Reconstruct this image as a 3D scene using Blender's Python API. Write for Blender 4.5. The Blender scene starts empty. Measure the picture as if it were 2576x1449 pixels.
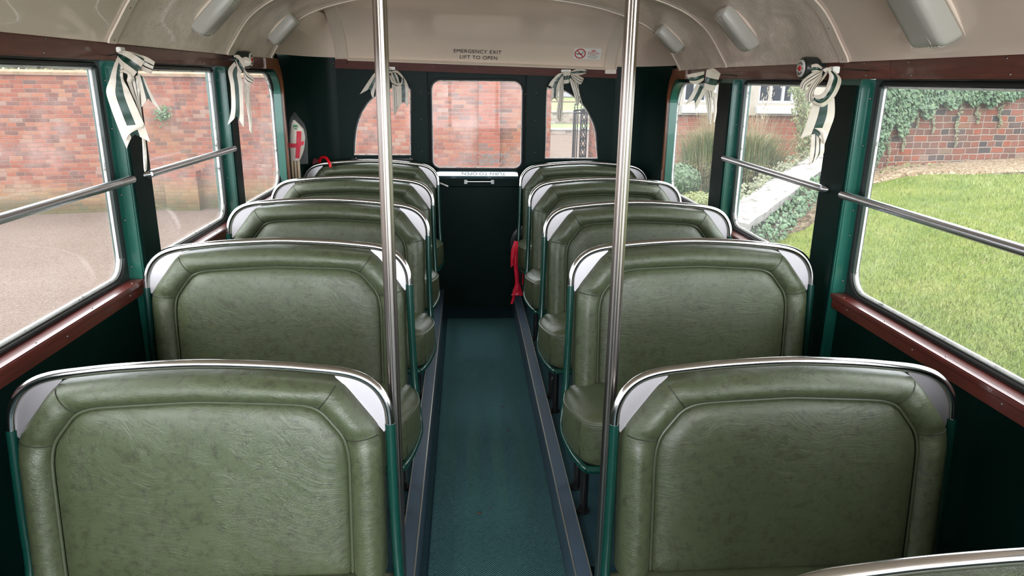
import bpy, bmesh, math, random
import numpy as np
from mathutils import Vector, Matrix
random.seed(7); rng = np.random.default_rng(7)
C = bpy.context.scene.collection
S = bpy.context.scene
PI = math.pi

# ------------------------------------------------------------------ camera
EYE = Vector((0.0, 0.0, 1.5)); FPX = 1787.14
_p, _y, _r = 0.2856, 0.0662, 0.0132
FW = Vector((math.sin(_y)*math.cos(_p), math.cos(_y)*math.cos(_p), -math.sin(_p)))
_rt = Vector((math.cos(_y), -math.sin(_y), 0)); _up = _rt.cross(FW)
RT = math.cos(_r)*_rt + math.sin(_r)*_up
UP = -math.sin(_r)*_rt + math.cos(_r)*_up
cam = bpy.data.cameras.new('camera'); cam.sensor_width = 36; cam.lens = FPX/2576*36; cam.clip_start = .02; cam.clip_end = 200
co = bpy.data.objects.new('camera', cam); C.objects.link(co)
M = Matrix((RT, UP, -FW)).transposed().to_4x4(); M.translation = EYE
co.matrix_world = M; S.camera = co

def P(u, v, x=None, y=None, z=None):
    """the place where the line of sight of a photo point meets a plane of the bus (used for measuring)"""
    d = FW + RT*((u-1288)/FPX) - UP*((v-724.5)/FPX)
    if x is not None: t = (x-EYE.x)/d.x
    elif y is not None: t = (y-EYE.y)/d.y
    else: t = (z-EYE.z)/d.z
    return EYE + d*t

# ------------------------------------------------------------------ light and exposure
S.view_settings.view_transform = 'Standard'; S.view_settings.look = 'None'
S.view_settings.gamma = 1; S.view_settings.use_curve_mapping = False
S.view_settings.exposure = 2.5
W = bpy.data.worlds.new('overcast'); S.world = W; W.use_nodes = True
nt = W.node_tree; bg = nt.nodes['Background']
tc = nt.nodes.new('ShaderNodeTexCoord'); sx = nt.nodes.new('ShaderNodeSeparateXYZ'); rp = nt.nodes.new('ShaderNodeValToRGB')
nt.links.new(tc.outputs['Generated'], sx.inputs[0]); nt.links.new(sx.outputs['Z'], rp.inputs[0]); nt.links.new(rp.outputs[0], bg.inputs[0])
rp.color_ramp.elements[0].position = 0; rp.color_ramp.elements[0].color = (.80, .84, .90, 1)
rp.color_ramp.elements[1].position = .8; rp.color_ramp.elements[1].color = (1.0, 1.0, 1.0, 1)
bg.inputs[1].default_value = 1.15
sun = bpy.data.lights.new('veiled_sun', 'SUN'); sun.energy = .5; sun.angle = math.radians(60); sun.color = (1, .97, .92)
so = bpy.data.objects.new('veiled_sun', sun); C.objects.link(so); so.rotation_euler = (math.radians(48), 0, math.radians(-20))
al = bpy.data.lights.new('windscreen_fill', 'AREA'); al.shape = 'RECTANGLE'; al.size = 2.0; al.size_y = 1.05; al.energy = 21; al.color = (.93, .97, 1)
ao = bpy.data.objects.new('windscreen_fill', al); C.objects.link(ao); ao.location = (.075, -2.24, 1.28); ao.rotation_euler = (math.radians(90), 0, 0)      # area lamp added at the windscreen to brighten the seats and ceiling
S.cycles.diffuse_bounces = 6; S.cycles.max_bounces = 14; S.cycles.transparent_max_bounces = 16

# ------------------------------------------------------------------ materials
MATS = {}
def node(nt, t, **k):
    n = nt.nodes.new(t)
    for a, b in k.items():
        if a.startswith('_'): n.inputs[int(a[1:])].default_value = b
        else: setattr(n, a, b)
    return n
def mat(name, col, rough=.5, metal=0, coat=0, spec=.5, trans=0, emit=None):
    m = bpy.data.materials.new(name); m.use_nodes = True; b = m.node_tree.nodes['Principled BSDF']
    b.inputs['Base Color'].default_value = (*col, 1); b.inputs['Roughness'].default_value = rough
    b.inputs['Metallic'].default_value = metal; b.inputs['Coat Weight'].default_value = coat
    b.inputs['Specular IOR Level'].default_value = spec
    b.inputs['Transmission Weight'].default_value = trans
    MATS[name] = m; return m
def bs(m): return m.node_tree.nodes['Principled BSDF']
def ramp(nt, fac, stops):
    r = nt.nodes.new('ShaderNodeValToRGB'); e = r.color_ramp.elements
    while len(e) < len(stops): e.new(.5)
    for x, (p, c) in zip(e, stops): x.position = p; x.color = (*c, 1) if len(c) == 3 else c
    nt.links.new(fac, r.inputs[0]); return r.outputs[0]
def coords(nt, kind='Object', scale=(1, 1, 1)):
    t = nt.nodes.new('ShaderNodeTexCoord'); mp = nt.nodes.new('ShaderNodeMapping'); mp.inputs['Scale'].default_value = scale
    nt.links.new(t.outputs[kind], mp.inputs[0]); return mp.outputs[0]
def noise(nt, vec, scale, detail=4, rough=.55, dist=0):
    n = node(nt, 'ShaderNodeTexNoise'); n.inputs['Scale'].default_value = scale; n.inputs['Detail'].default_value = detail
    n.inputs['Roughness'].default_value = rough; n.inputs['Distortion'].default_value = dist
    nt.links.new(vec, n.inputs['Vector']); return n.outputs['Fac']
def mix(nt, fac, a, b, mode='MIX'):
    n = node(nt, 'ShaderNodeMix', data_type='RGBA', blend_type=mode)
    for i, v in ((0, fac), (6, a), (7, b)):
        if hasattr(v, 'is_linked'): nt.links.new(v, n.inputs[i])
        else: n.inputs[i].default_value = v if i == 0 else (*v, 1)
    return n.outputs[2]
def bump(nt, h, strength, dist, prev=None):
    n = node(nt, 'ShaderNodeBump'); n.inputs['Strength'].default_value = strength; n.inputs['Distance'].default_value = dist
    nt.links.new(h, n.inputs['Height'])
    if prev is not None: nt.links.new(prev, n.inputs['Normal'])
    return n.outputs['Normal']
def math_(nt, op, a, b=0.0, c=None):
    n = node(nt, 'ShaderNodeMath', operation=op)
    for i, v in enumerate((a, b) if c is None else (a, b, c)):
        if hasattr(v, 'is_linked'): nt.links.new(v, n.inputs[i])
        else: n.inputs[i].default_value = v
    return n.outputs[0]

# leather: worn olive hide, creased
def leather():
    m = mat('olive_leather', (.15, .18, .10), .42, spec=.55); nt = m.node_tree; b = bs(m)
    v = coords(nt)
    n1 = noise(nt, v, 5, 5, .6); n2 = noise(nt, v, 55, 4, .7)
    c = ramp(nt, n1, [(.25, (.052, .064, .032)), (.55, (.063, .078, .040)), (.8, (.076, .092, .050))])
    c = mix(nt, ramp(nt, n2, [(.34, (.7,)*3), (.50, (0,)*3)]), c, (.034, .036, .021))
    nt.links.new(c, b.inputs['Base Color'])
    def warp(k, amt):
        wv = node(nt, 'ShaderNodeVectorMath', operation='ADD'); nn = node(nt, 'ShaderNodeTexNoise'); nn.inputs['Scale'].default_value = k; nn.inputs['Detail'].default_value = 3
        nt.links.new(v, nn.inputs['Vector']); sc = node(nt, 'ShaderNodeVectorMath', operation='SCALE'); sc.inputs['Scale'].default_value = amt
        nt.links.new(nn.outputs['Color'], sc.inputs[0]); nt.links.new(v, wv.inputs[0]); nt.links.new(sc.outputs[0], wv.inputs[1]); return wv.outputs[0]
    def cells(vec, scl, lim):
        vo = node(nt, 'ShaderNodeTexVoronoi', feature='DISTANCE_TO_EDGE'); vo.inputs['Scale'].default_value = scl; nt.links.new(vec, vo.inputs['Vector'])
        return math_(nt, 'MINIMUM', vo.outputs['Distance'], lim)
    mask = ramp(nt, noise(nt, v, 6, 3), [(.44, (0,)*3), (.66, (1,)*3)])
    h = math_(nt, 'MULTIPLY', cells(warp(7, .16), 165, .11), mask)
    # creases fanning across the hide: stretched noise along a wandering direction
    rot = node(nt, 'ShaderNodeMapping'); rot.inputs['Scale'].default_value = (9, 9, 42); rot.inputs['Rotation'].default_value = (0, .5, 0)
    nt.links.new(warp(2.6, .35), rot.inputs[0]); st = noise(nt, rot.outputs[0], 2.2, 5, .7, 1.0)
    n = bump(nt, h, .7, .0035); n = bump(nt, st, .32, .0045, n); n = bump(nt, cells(v, 420, .25), .28, .0012, n)
    nt.links.new(n, b.inputs['Normal'])
    nt.links.new(ramp(nt, n1, [(.3, (.40,)*3), (.7, (.30,)*3)]), b.inputs['Roughness'])
    return m
L_ = leather()
mat('seam_thread', (.022, .025, .014), .5)
mat('piping_leather', (.062, .075, .042), .38)
chrome = mat('chrome', (.62, .61, .60), .16, 1)
mat('brushed_steel', (.42, .40, .42), .5, 1)
mat('pole_metal', (.38, .335, .31), .28, 1)
mat('rail_chrome', (.74, .75, .82), .26, 1)
def paint(name, a, b_, rough, coat=.3, sc=3, bmp=.15):
    m = mat(name, a, rough, 0, coat); nt = m.node_tree; v = coords(nt); n1 = noise(nt, v, sc, 5, .6)
    nt.links.new(ramp(nt, n1, [(.35, a), (.7, b_)]), bs(m).inputs['Base Color'])
    nt.links.new(bump(nt, noise(nt, v, 18, 3), bmp, .004), bs(m).inputs['Normal']); return m
paint('green_paint', (.006, .068, .050), (.009, .095, .070), .28)
paint('dark_green_paint', (.0006, .0085, .0065), (.0010, .0125, .0095), .42, 0); bs(MATS['dark_green_paint']).inputs['Specular IOR Level'].default_value = .08
paint('tube_green', (.0025, .034, .026), (.004, .046, .034), .25)
paint('black_green_channel', (.006, .011, .010), (.012, .022, .018), .45)
paint('cream_paint', (.74, .605, .50), (.80, .655, .545), .22, .4, 2, .25)
paint('rib_cream', (.66, .555, .455), (.72, .60, .50), .3, .2)
def rough_cream():
    m = mat('crazed_cream_paint', (.6, .5, .4), .35, 0, .3); nt = m.node_tree; v = coords(nt)
    n1 = noise(nt, v, 3.2, 6, .65); n2 = noise(nt, v, 70, 3, .6)
    c = ramp(nt, n1, [(.36, (.58, .49, .40)), (.5, (.76, .625, .52)), (.60, (.90, .75, .65))])
    c = mix(nt, math_(nt, 'MULTIPLY', ramp(nt, n2, [(.30, (.5,)*3), (.42, (0,)*3)]), ramp(nt, n1, [(.45, (0,)*3), (.62, (1,)*3)])), c, (.33, .26, .19))
    nt.links.new(c, bs(m).inputs['Base Color']); nt.links.new(bump(nt, n2, .5, .004), bs(m).inputs['Normal']); return m
rough_cream()
def wood(name, a, b_, rough=.3, coat=.5, scale=(3, 1, 30)):
    m = mat(name, a, rough, 0, coat); nt = m.node_tree; v = coords(nt, 'Object', scale)
    n1 = noise(nt, v, 2.2, 6, .7, .8)
    nt.links.new(ramp(nt, n1, [(.3, a), (.7, b_)]), bs(m).inputs['Base Color'])
    nt.links.new(bump(nt, n1, .1, .002), bs(m).inputs['Normal']); return m
wood('mahogany', (.056, .008, .006), (.125, .017, .012), .36, .35, (30, 3, 30))
wood('mahogany_brown', (.080, .027, .019), (.165, .052, .037), .30, .4, (30, 3, 30)); wood('mahogany_dull', (.060, .016, .011), (.105, .026, .018), .5, 0, (3, 30, 30)); bs(MATS['mahogany_dull']).inputs['Specular IOR Level'].default_value = .2
wood('mahogany_orange', (.16, .05, .02), (.26, .085, .03), .3, .4, (30, 30, 4))
wood('pale_stick', (.45, .33, .22), (.62, .48, .34), .6, 0, (40, 40, 3))
mat('black_rubber', (.008, .008, .008), .5)
def bead():
    m = mat('perished_white_bead', (.6, .6, .58), .5); nt = m.node_tree; v = coords(nt, 'Object', (1, 1, 1))
    nt.links.new(ramp(nt, noise(nt, v, 30, 5, .7), [(.33, (.12, .12, .11)), (.43, (.58, .58, .56)), (.7, (.75, .75, .73))]), bs(m).inputs['Base Color']); return m
bead()
mat('screw_metal', (.24, .22, .20), .45, 1)
mat('lamp_plastic', (.40, .38, .335), .32, spec=.3)
mat('black_enamel', (.008, .008, .009), .3)
mat('slate_tread', (.050, .080, .118), .45)
mat('tread_strip', (.55, .52, .46), .3, .8)
mat('black_ink', (.005, .005, .008), .5)
mat('white_card', (.8, .78, .74), .5); mat('sign_red', (.5, .012, .02), .45)
mat('red_plastic', (.62, .008, .015), .2); mat('dark_red_cloth', (.10, .004, .008), .6); mat('red_satin', (.62, .01, .035), .4)
mat('flag_white', (.70, .62, .53), .8); mat('flag_red', (.42, .01, .03), .7); mat('leaf_green_ink', (.05, .2, .09), .7)
mat('etched_lettering', (.50, .52, .54), .6)
mat('brown_leaf', (.10, .035, .015), .7)
def glassmat(name, haze, gl=.06):
    m = bpy.data.materials.new(name); m.use_nodes = True; nt = m.node_tree; nt.nodes.clear()
    o = nt.nodes.new('ShaderNodeOutputMaterial'); t = nt.nodes.new('ShaderNodeBsdfTransparent'); g = nt.nodes.new('ShaderNodeBsdfGlossy'); d = nt.nodes.new('ShaderNodeBsdfTranslucent')
    t.inputs[0].default_value = (.97, .985, .98, 1); g.inputs['Roughness'].default_value = .02; d.inputs[0].default_value = (.9, .9, .95, 1)
    lw = nt.nodes.new('ShaderNodeLayerWeight'); lw.inputs[0].default_value = .5
    fr = nt.nodes.new('ShaderNodeMath'); fr.operation = 'MULTIPLY_ADD'; pw = nt.nodes.new('ShaderNodeMath'); pw.operation = 'POWER'; pw.inputs[1].default_value = 5
    nt.links.new(lw.outputs['Facing'], pw.inputs[0]); nt.links.new(pw.outputs[0], fr.inputs[0]); fr.inputs[1].default_value = .35; fr.inputs[2].default_value = .005
    m1 = nt.nodes.new('ShaderNodeMixShader'); m2 = nt.nodes.new('ShaderNodeMixShader')
    nt.links.new(fr.outputs[0], m1.inputs[0]); nt.links.new(t.outputs[0], m1.inputs[1]); nt.links.new(g.outputs[0], m1.inputs[2])
    v = coords(nt); n1 = noise(nt, v, 2.3, 6, .7)
    f = ramp(nt, n1, [(.4, (haze*.6,)*3), (.62, (haze*1.1,)*3), (.75, (haze*2.0,)*3)])
    nt.links.new(f, m2.inputs[0]); nt.links.new(m1.outputs[0], m2.inputs[1]); nt.links.new(d.outputs[0], m2.inputs[2])
    nt.links.new(m2.outputs[0], o.inputs[0]); MATS[name] = m; return m
glassmat('window_glass', .018)
def bagmat():
    m = glassmat('clear_plastic', .16); return m
bagmat()
# ribbon: cloth with stripes that run along its length (u across the width)
def ribbonmat(name, kind):
    m = mat(name, (.62, .55, .465), .4); nt = m.node_tree; b = bs(m)
    uv = nt.nodes.new('ShaderNodeUVMap'); s = nt.nodes.new('ShaderNodeSeparateXYZ'); nt.links.new(uv.outputs[0], s.inputs[0])
    w = (.62, .55, .465)
    if kind == 'green': st = [(0, w), (.34, w), (.345, (.01, .01, .01)), (.375, (.002, .030, .019)), (.65, (.002, .030, .019)), (.68, (.01, .01, .01)), (.685, w)]
    elif kind == 'lines': st = [(0, w), (.29, w), (.30, (.008, .01, .012)), (.39, w), (.60, w), (.61, (.008, .01, .012)), (.70, w)]
    else: st = [(0, w), (1, w)]
    r = nt.nodes.new('ShaderNodeValToRGB'); e = r.color_ramp.elements; r.color_ramp.interpolation = 'CONSTANT'
    while len(e) < len(st): e.new(.5)
    for x, (p, c) in zip(e, st): x.position = p; x.color = (*c, 1)
    nt.links.new(s.outputs[0], r.inputs[0]); nt.links.new(r.outputs[0], b.inputs['Base Color'])
    return m
ribbonmat('ribbon_green', 'green'); ribbonmat('ribbon_lines', 'lines'); ribbonmat('ribbon_white', 'white')
def carpet(name, c1, c2, herr):
    m = mat(name, c1, .9, spec=.2); nt = m.node_tree; b = bs(m); v = coords(nt); s = nt.nodes.new('ShaderNodeSeparateXYZ'); nt.links.new(v, s.inputs[0])
    if herr:
        pp = math_(nt, 'PINGPONG', s.outputs[0], .050)
        q = math_(nt, 'ADD', s.outputs[1], math_(nt, 'MULTIPLY', pp, 1.0))
        h = math_(nt, 'SINE', math_(nt, 'MULTIPLY', q, 2*PI/.0088))
        r2 = math_(nt, 'SINE', math_(nt, 'MULTIPLY', s.outputs[0], 2*PI/.0052))
        h = math_(nt, 'ADD', h, math_(nt, 'MULTIPLY', r2, .08))
        f = math_(nt, 'ADD', math_(nt, 'MULTIPLY', h, .25), math_(nt, 'MULTIPLY', noise(nt, v, 300, 2), .7))
        nt.links.new(ramp(nt, f, [(.15, c1), (.8, c2)]), b.inputs['Base Color']); nt.links.new(bump(nt, h, .9, .003), b.inputs['Normal'])
    else:
        h = noise(nt, v, 220, 3); nt.links.new(ramp(nt, h, [(.3, c1), (.7, c2)]), b.inputs['Base Color']); nt.links.new(bump(nt, h, .8, .003), b.inputs['Normal'])
    return m
carpet('herringbone_carpet', (.020, .082, .096), (.15, .33, .345), True)
carpet('plain_carpet', (.008, .030, .040), (.020, .060, .075), False)

# ------------------------------------------------------------------ geometry helpers
class MB:
    def __init__(s): s.v = []; s.f = []; s.m = []; s.mats = []; s.cur = 0; s.uv = {}
    def use(s, mname):
        if mname not in s.mats: s.mats.append(mname)
        s.cur = s.mats.index(mname); return s
    def add(s, vs, fs):
        o = len(s.v); s.v += [tuple(p) for p in vs]; s.f += [tuple(i+o for i in f) for f in fs]; s.m += [s.cur]*len(fs); return o
    def box(s, x0, x1, y0, y1, z0, z1):
        return s.add([(x0,y0,z0),(x1,y0,z0),(x1,y1,z0),(x0,y1,z0),(x0,y0,z1),(x1,y0,z1),(x1,y1,z1),(x0,y1,z1)],
              [(0,3,2,1),(4,5,6,7),(0,1,5,4),(1,2,6,5),(2,3,7,6),(3,0,4,7)])
    def tube(s, pts, r, n=10, closed=False, cap=True):
        pts = [Vector(p) for p in pts]; k = len(pts); rs = r if hasattr(r, '__len__') else [r]*k
        nrm = None; rings = []
        for i, p in enumerate(pts):
            a = pts[(i-1) % k] if (closed or i > 0) else p; b = pts[(i+1) % k] if (closed or i < k-1) else p
            t = (b-a).normalized()
            if nrm is None: nrm = t.orthogonal().normalized()
            else: nrm = (nrm - t*nrm.dot(t)).normalized()
            bn = t.cross(nrm)
            rings.append([p + (nrm*math.cos(2*PI*j/n) + bn*math.sin(2*PI*j/n))*rs[i] for j in range(n)])
        return s.loft(rings, True, closed, cap)
    def loft(s, rings, loop=True, closed=False, cap=False):
        n = len(rings[0]); k = len(rings); vs = [p for r in rings for p in r]; fs = []
        for i in range(k if closed else k-1):
            for j in range(n if loop else n-1):
                a = i*n+j; b = i*n+(j+1) % n; c = ((i+1) % k)*n+(j+1) % n; d = ((i+1) % k)*n+j
                fs.append((a, b, c, d))
        if cap and not closed: fs += [tuple(reversed(range(n))), tuple((k-1)*n+j for j in range(n))]
        return s.add(vs, fs)
    def plate(s, outer, holes, fmap, thick):
        """flat sheet with holes; outer/holes are 2-D loops, fmap(a,b,t) -> 3-D, t in 0..thick"""
        bm = bmesh.new(); es = []
        for lp in [outer]+holes:
            vv = [bm.verts.new((a, b, 0)) for a, b in lp]
            es += [bm.edges.new((vv[i], vv[(i+1) % len(vv)])) for i in range(len(vv))]
        bmesh.ops.triangle_fill(bm, use_beauty=True, use_dissolve=False, edges=es)
        bm.verts.index_update(); vs = [(v.co.x, v.co.y) for v in bm.verts]; n = len(vs)
        tri = [tuple(v.index for v in f.verts) for f in bm.faces]
        bd = [tuple(v.index for v in e.verts) for e in bm.edges if len(e.link_faces) == 1]; bm.free()
        s.add([fmap(a, b, 0) for a, b in vs]+[fmap(a, b, thick) for a, b in vs],
              tri+[tuple(i+n for i in reversed(t)) for t in tri]+[(i, j, j+n, i+n) for i, j in bd])
    def build(s, name, mname=None, parent=None, smooth=False, bevel=0, segs=2, angle=40, link=True, fix=True):
        me = bpy.data.meshes.new(name); me.from_pydata(s.v, [], s.f)
        if mname: me.materials.append(MATS[mname])
        else:
            for q in s.mats: me.materials.append(MATS[q])
            me.polygons.foreach_set('material_index', s.m)
        if fix or bevel:
            bm = bmesh.new(); bm.from_mesh(me); bmesh.ops.recalc_face_normals(bm, faces=bm.faces)
            if bevel:
                ed = [e for e in bm.edges if len(e.link_faces) == 2 and e.calc_face_angle(0) > .6]
                bmesh.ops.bevel(bm, geom=ed, offset=bevel, segments=segs, affect='EDGES', clamp_overlap=True)
            bm.to_mesh(me); bm.free()
        o = bpy.data.objects.new(name, me)
        if smooth:
            me.polygons.foreach_set('use_smooth', [True]*len(me.polygons)); me.set_sharp_from_angle(angle=math.radians(angle))
        me.update()
        if link: C.objects.link(o)
        if parent is not None: o.parent = parent
        return o
def tag(o, label, cat, group=None, kind=None):
    o['label'] = label; o['category'] = cat
    if group: o['group'] = group
    if kind: o['kind'] = kind
    return o
def empty(name, loc, label=None, cat=None, group=None):
    o = bpy.data.objects.new(name, None); C.objects.link(o); o.location = loc; o.empty_display_size = .05
    if label: tag(o, label, cat, group)
    return o
def struct(o, label=None, cat=None):
    o['kind'] = 'structure'
    if label: o['label'] = label; o['category'] = cat
    return o
def ch(o): return [q for q in bpy.data.objects if q.parent == o]
def copy_tree(o, parent=None):
    c = o.copy(); C.objects.link(c)
    if parent is not None: c.parent = parent
    for q in ch(o): copy_tree(q, c)
    return c
def crom(pts, n):
    """smooth curve through points (any dimension), n steps per span"""
    A = np.array(pts, float); k = len(A); out = []
    for i in range(k-1):
        p0 = A[max(i-1, 0)]; p1 = A[i]; p2 = A[i+1]; p3 = A[min(i+2, k-1)]
        for j in range(n):
            t = j/n; out.append(.5*((2*p1)+(-p0+p2)*t+(2*p0-5*p1+4*p2-p3)*t*t+(-p0+3*p1-3*p2+p3)*t**3))
    out.append(A[-1]); return np.array(out)
def resample(pts, n):
    A = np.array(pts, float); d = np.r_[0, np.cumsum(np.linalg.norm(np.diff(A, axis=0), axis=1))]
    t = np.linspace(0, d[-1], n); return np.stack([np.interp(t, d, A[:, i]) for i in range(A.shape[1])], -1)
def rrect(a0, a1, b0, b1, r, n=8):
    """rounded rectangle loop; r = radii at (a0,b0),(a1,b0),(a1,b1),(a0,b1)"""
    out = []
    for (ca, cb, q), rad in zip(((a0, b0, 2), (a1, b0, 3), (a1, b1, 0), (a0, b1, 1)), r):
        rad = max(rad, .0008); ca2 = ca+rad if ca == a0 else ca-rad; cb2 = cb+rad if cb == b0 else cb-rad
        for i in range(n+1):
            t = (q+i/n)*PI/2; out.append((ca2+rad*math.cos(t), cb2+rad*math.sin(t)))
    return out
def inset2(loop, d):
    A = np.array(loop); n = np.roll(A, -1, 0)-np.roll(A, 1, 0); n /= np.linalg.norm(n, axis=1)[:, None]+1e-12
    ar = .5*np.sum(A[:, 0]*np.roll(A[:, 1], -1)-np.roll(A[:, 0], -1)*A[:, 1]); sg = 1 if ar > 0 else -1
    return [tuple(p) for p in A+sg*d*np.stack([-n[:, 1], n[:, 0]], -1)]
_screw = None
def screw(p, nrm, parent, r=.0045):
    r *= .68
    global _screw
    if _screw is None:
        b = MB(); rings = []
        for k, (rr, h) in enumerate(((1, 0), (.9, .35), (.5, .62))): rings.append([(rr*math.cos(2*PI*j/10), rr*math.sin(2*PI*j/10), h) for j in range(10)])
        b.loft(rings, True, False, True); _screw = b.build('screw', 'screw_metal', None, True, link=False).data
    o = bpy.data.objects.new('screw', _screw); C.objects.link(o); o.parent = parent; o.scale = (r,)*3
    o.location = p; o.rotation_euler = Vector(nrm).to_track_quat('Z', 'Y').to_euler(); return o
def text_mesh(body, size, mname, name, parent, loc, rot, ext=.0006, align='CENTER', scale=(1, 1, 1), space=1.0, bold=0.0):
    cu = bpy.data.curves.new(name, 'FONT'); cu.body = body; cu.size = size; cu.extrude = ext; cu.align_x = align; cu.space_character = space; cu.offset = bold; cu.resolution_u = 4
    t = bpy.data.objects.new(name+'_c', cu); C.objects.link(t)
    me = bpy.data.meshes.new_from_object(t.evaluated_get(bpy.context.evaluated_depsgraph_get())); bpy.data.objects.remove(t); me.name = name
    me.materials.clear(); me.materials.append(MATS[mname]); o = bpy.data.objects.new(name, me); C.objects.link(o)
    if parent is not None: o.parent = parent
    o.location = loc; o.rotation_euler = rot; o.scale = scale; return o

# ------------------------------------------------------------------ bus shell
CX = .075; XL, XR = -1.03, 1.18           # inner faces of the pillars
Y0 = -2.3; YR = 4.65
def tz(x, y=2): return -(x-CX)*(.010+.010*min(max((y-3.3)/1.3, 0), 1))
PROF = [(1.092, 1.575), (1.085, 1.592), (1.06, 1.63), (1.02, 1.69), (.975, 1.74), (.905, 1.79), (.84, 1.82), (.75, 1.85), (.6, 1.885), (.35, 1.915), (0, 1.925)]
_half = crom(PROF, 4)
FULL = np.concatenate([_half*[-1, 1], (_half[:-1])[::-1]])          # left to right
YRIB = [2.25, 3.30, 4.0]
def roofpt(i, y, lift=0):
    x, z = FULL[i]; a = FULL[max(i-1, 0)]; b = FULL[min(i+1, len(FULL)-1)]; t = (b-a)/np.linalg.norm(b-a); nx, nz = t[1], -t[0]   # points inwards
    X = CX+x+nx*lift; return (X, y, z+nz*lift+tz(X, y))
def roof_hit(u, v, side):
    d = FW + RT*((u-1288)/FPX) - UP*((v-724.5)/FPX); best = None
    for i in range(len(FULL)):
        if (FULL[i][0] < 0) != (side < 0): continue
        x = CX+FULL[i][0]; t = x/d.x
        if t <= 0: continue
        e = abs(EYE.z+d.z*t-(FULL[i][1]+tz(x, d.y*t)))
        if best is None or e < best[0]: best = (e, i, d.y*t)
    return best[1], best[2]

# floor
b = MB(); b.box(-.16, .315, Y0, YR+.02, -.03, 0); struct(b.build('floor', 'plain_carpet'))
for x0, x1, nm in ((-1.06, -.205, 'floor_left'), (.36, 1.21, 'floor_right')):
    b = MB(); b.box(x0, x1, 1.78, YR+.02, -.03, .11); b.box(x0, x1, Y0, 1.78, -.03, .0); struct(b.build(nm, 'plain_carpet'))
b = MB(); b.box(-.128, .309, Y0+.3, 4.385, 0.0005, .007); o = b.build('carpet_runner', 'herringbone_carpet', None, bevel=.003)
tag(o, 'dark teal herringbone carpet runner along the centre aisle floor', 'carpet')
# kerbs along the aisle
for n, (x0, x1) in enumerate(((-.205, -.153), (.307, .358)), 1):
    b = MB(); b.box(x0, x1, Y0, YR-.01, -.03, .128); k = struct(b.build('trim_%d' % n, 'slate_tread', bevel=.002))
    for xa in (x0+.001, x1-.0045):
        q = MB(); q.box(xa, xa+.0035, Y0, YR-.015, .124, .1305); q.build('edge_strip', 'tread_strip', k)
    for yy in np.arange(.9, 4.6, .6): screw(((x0+x1)/2, yy, .128), (0, 0, 1), k, .003)

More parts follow.
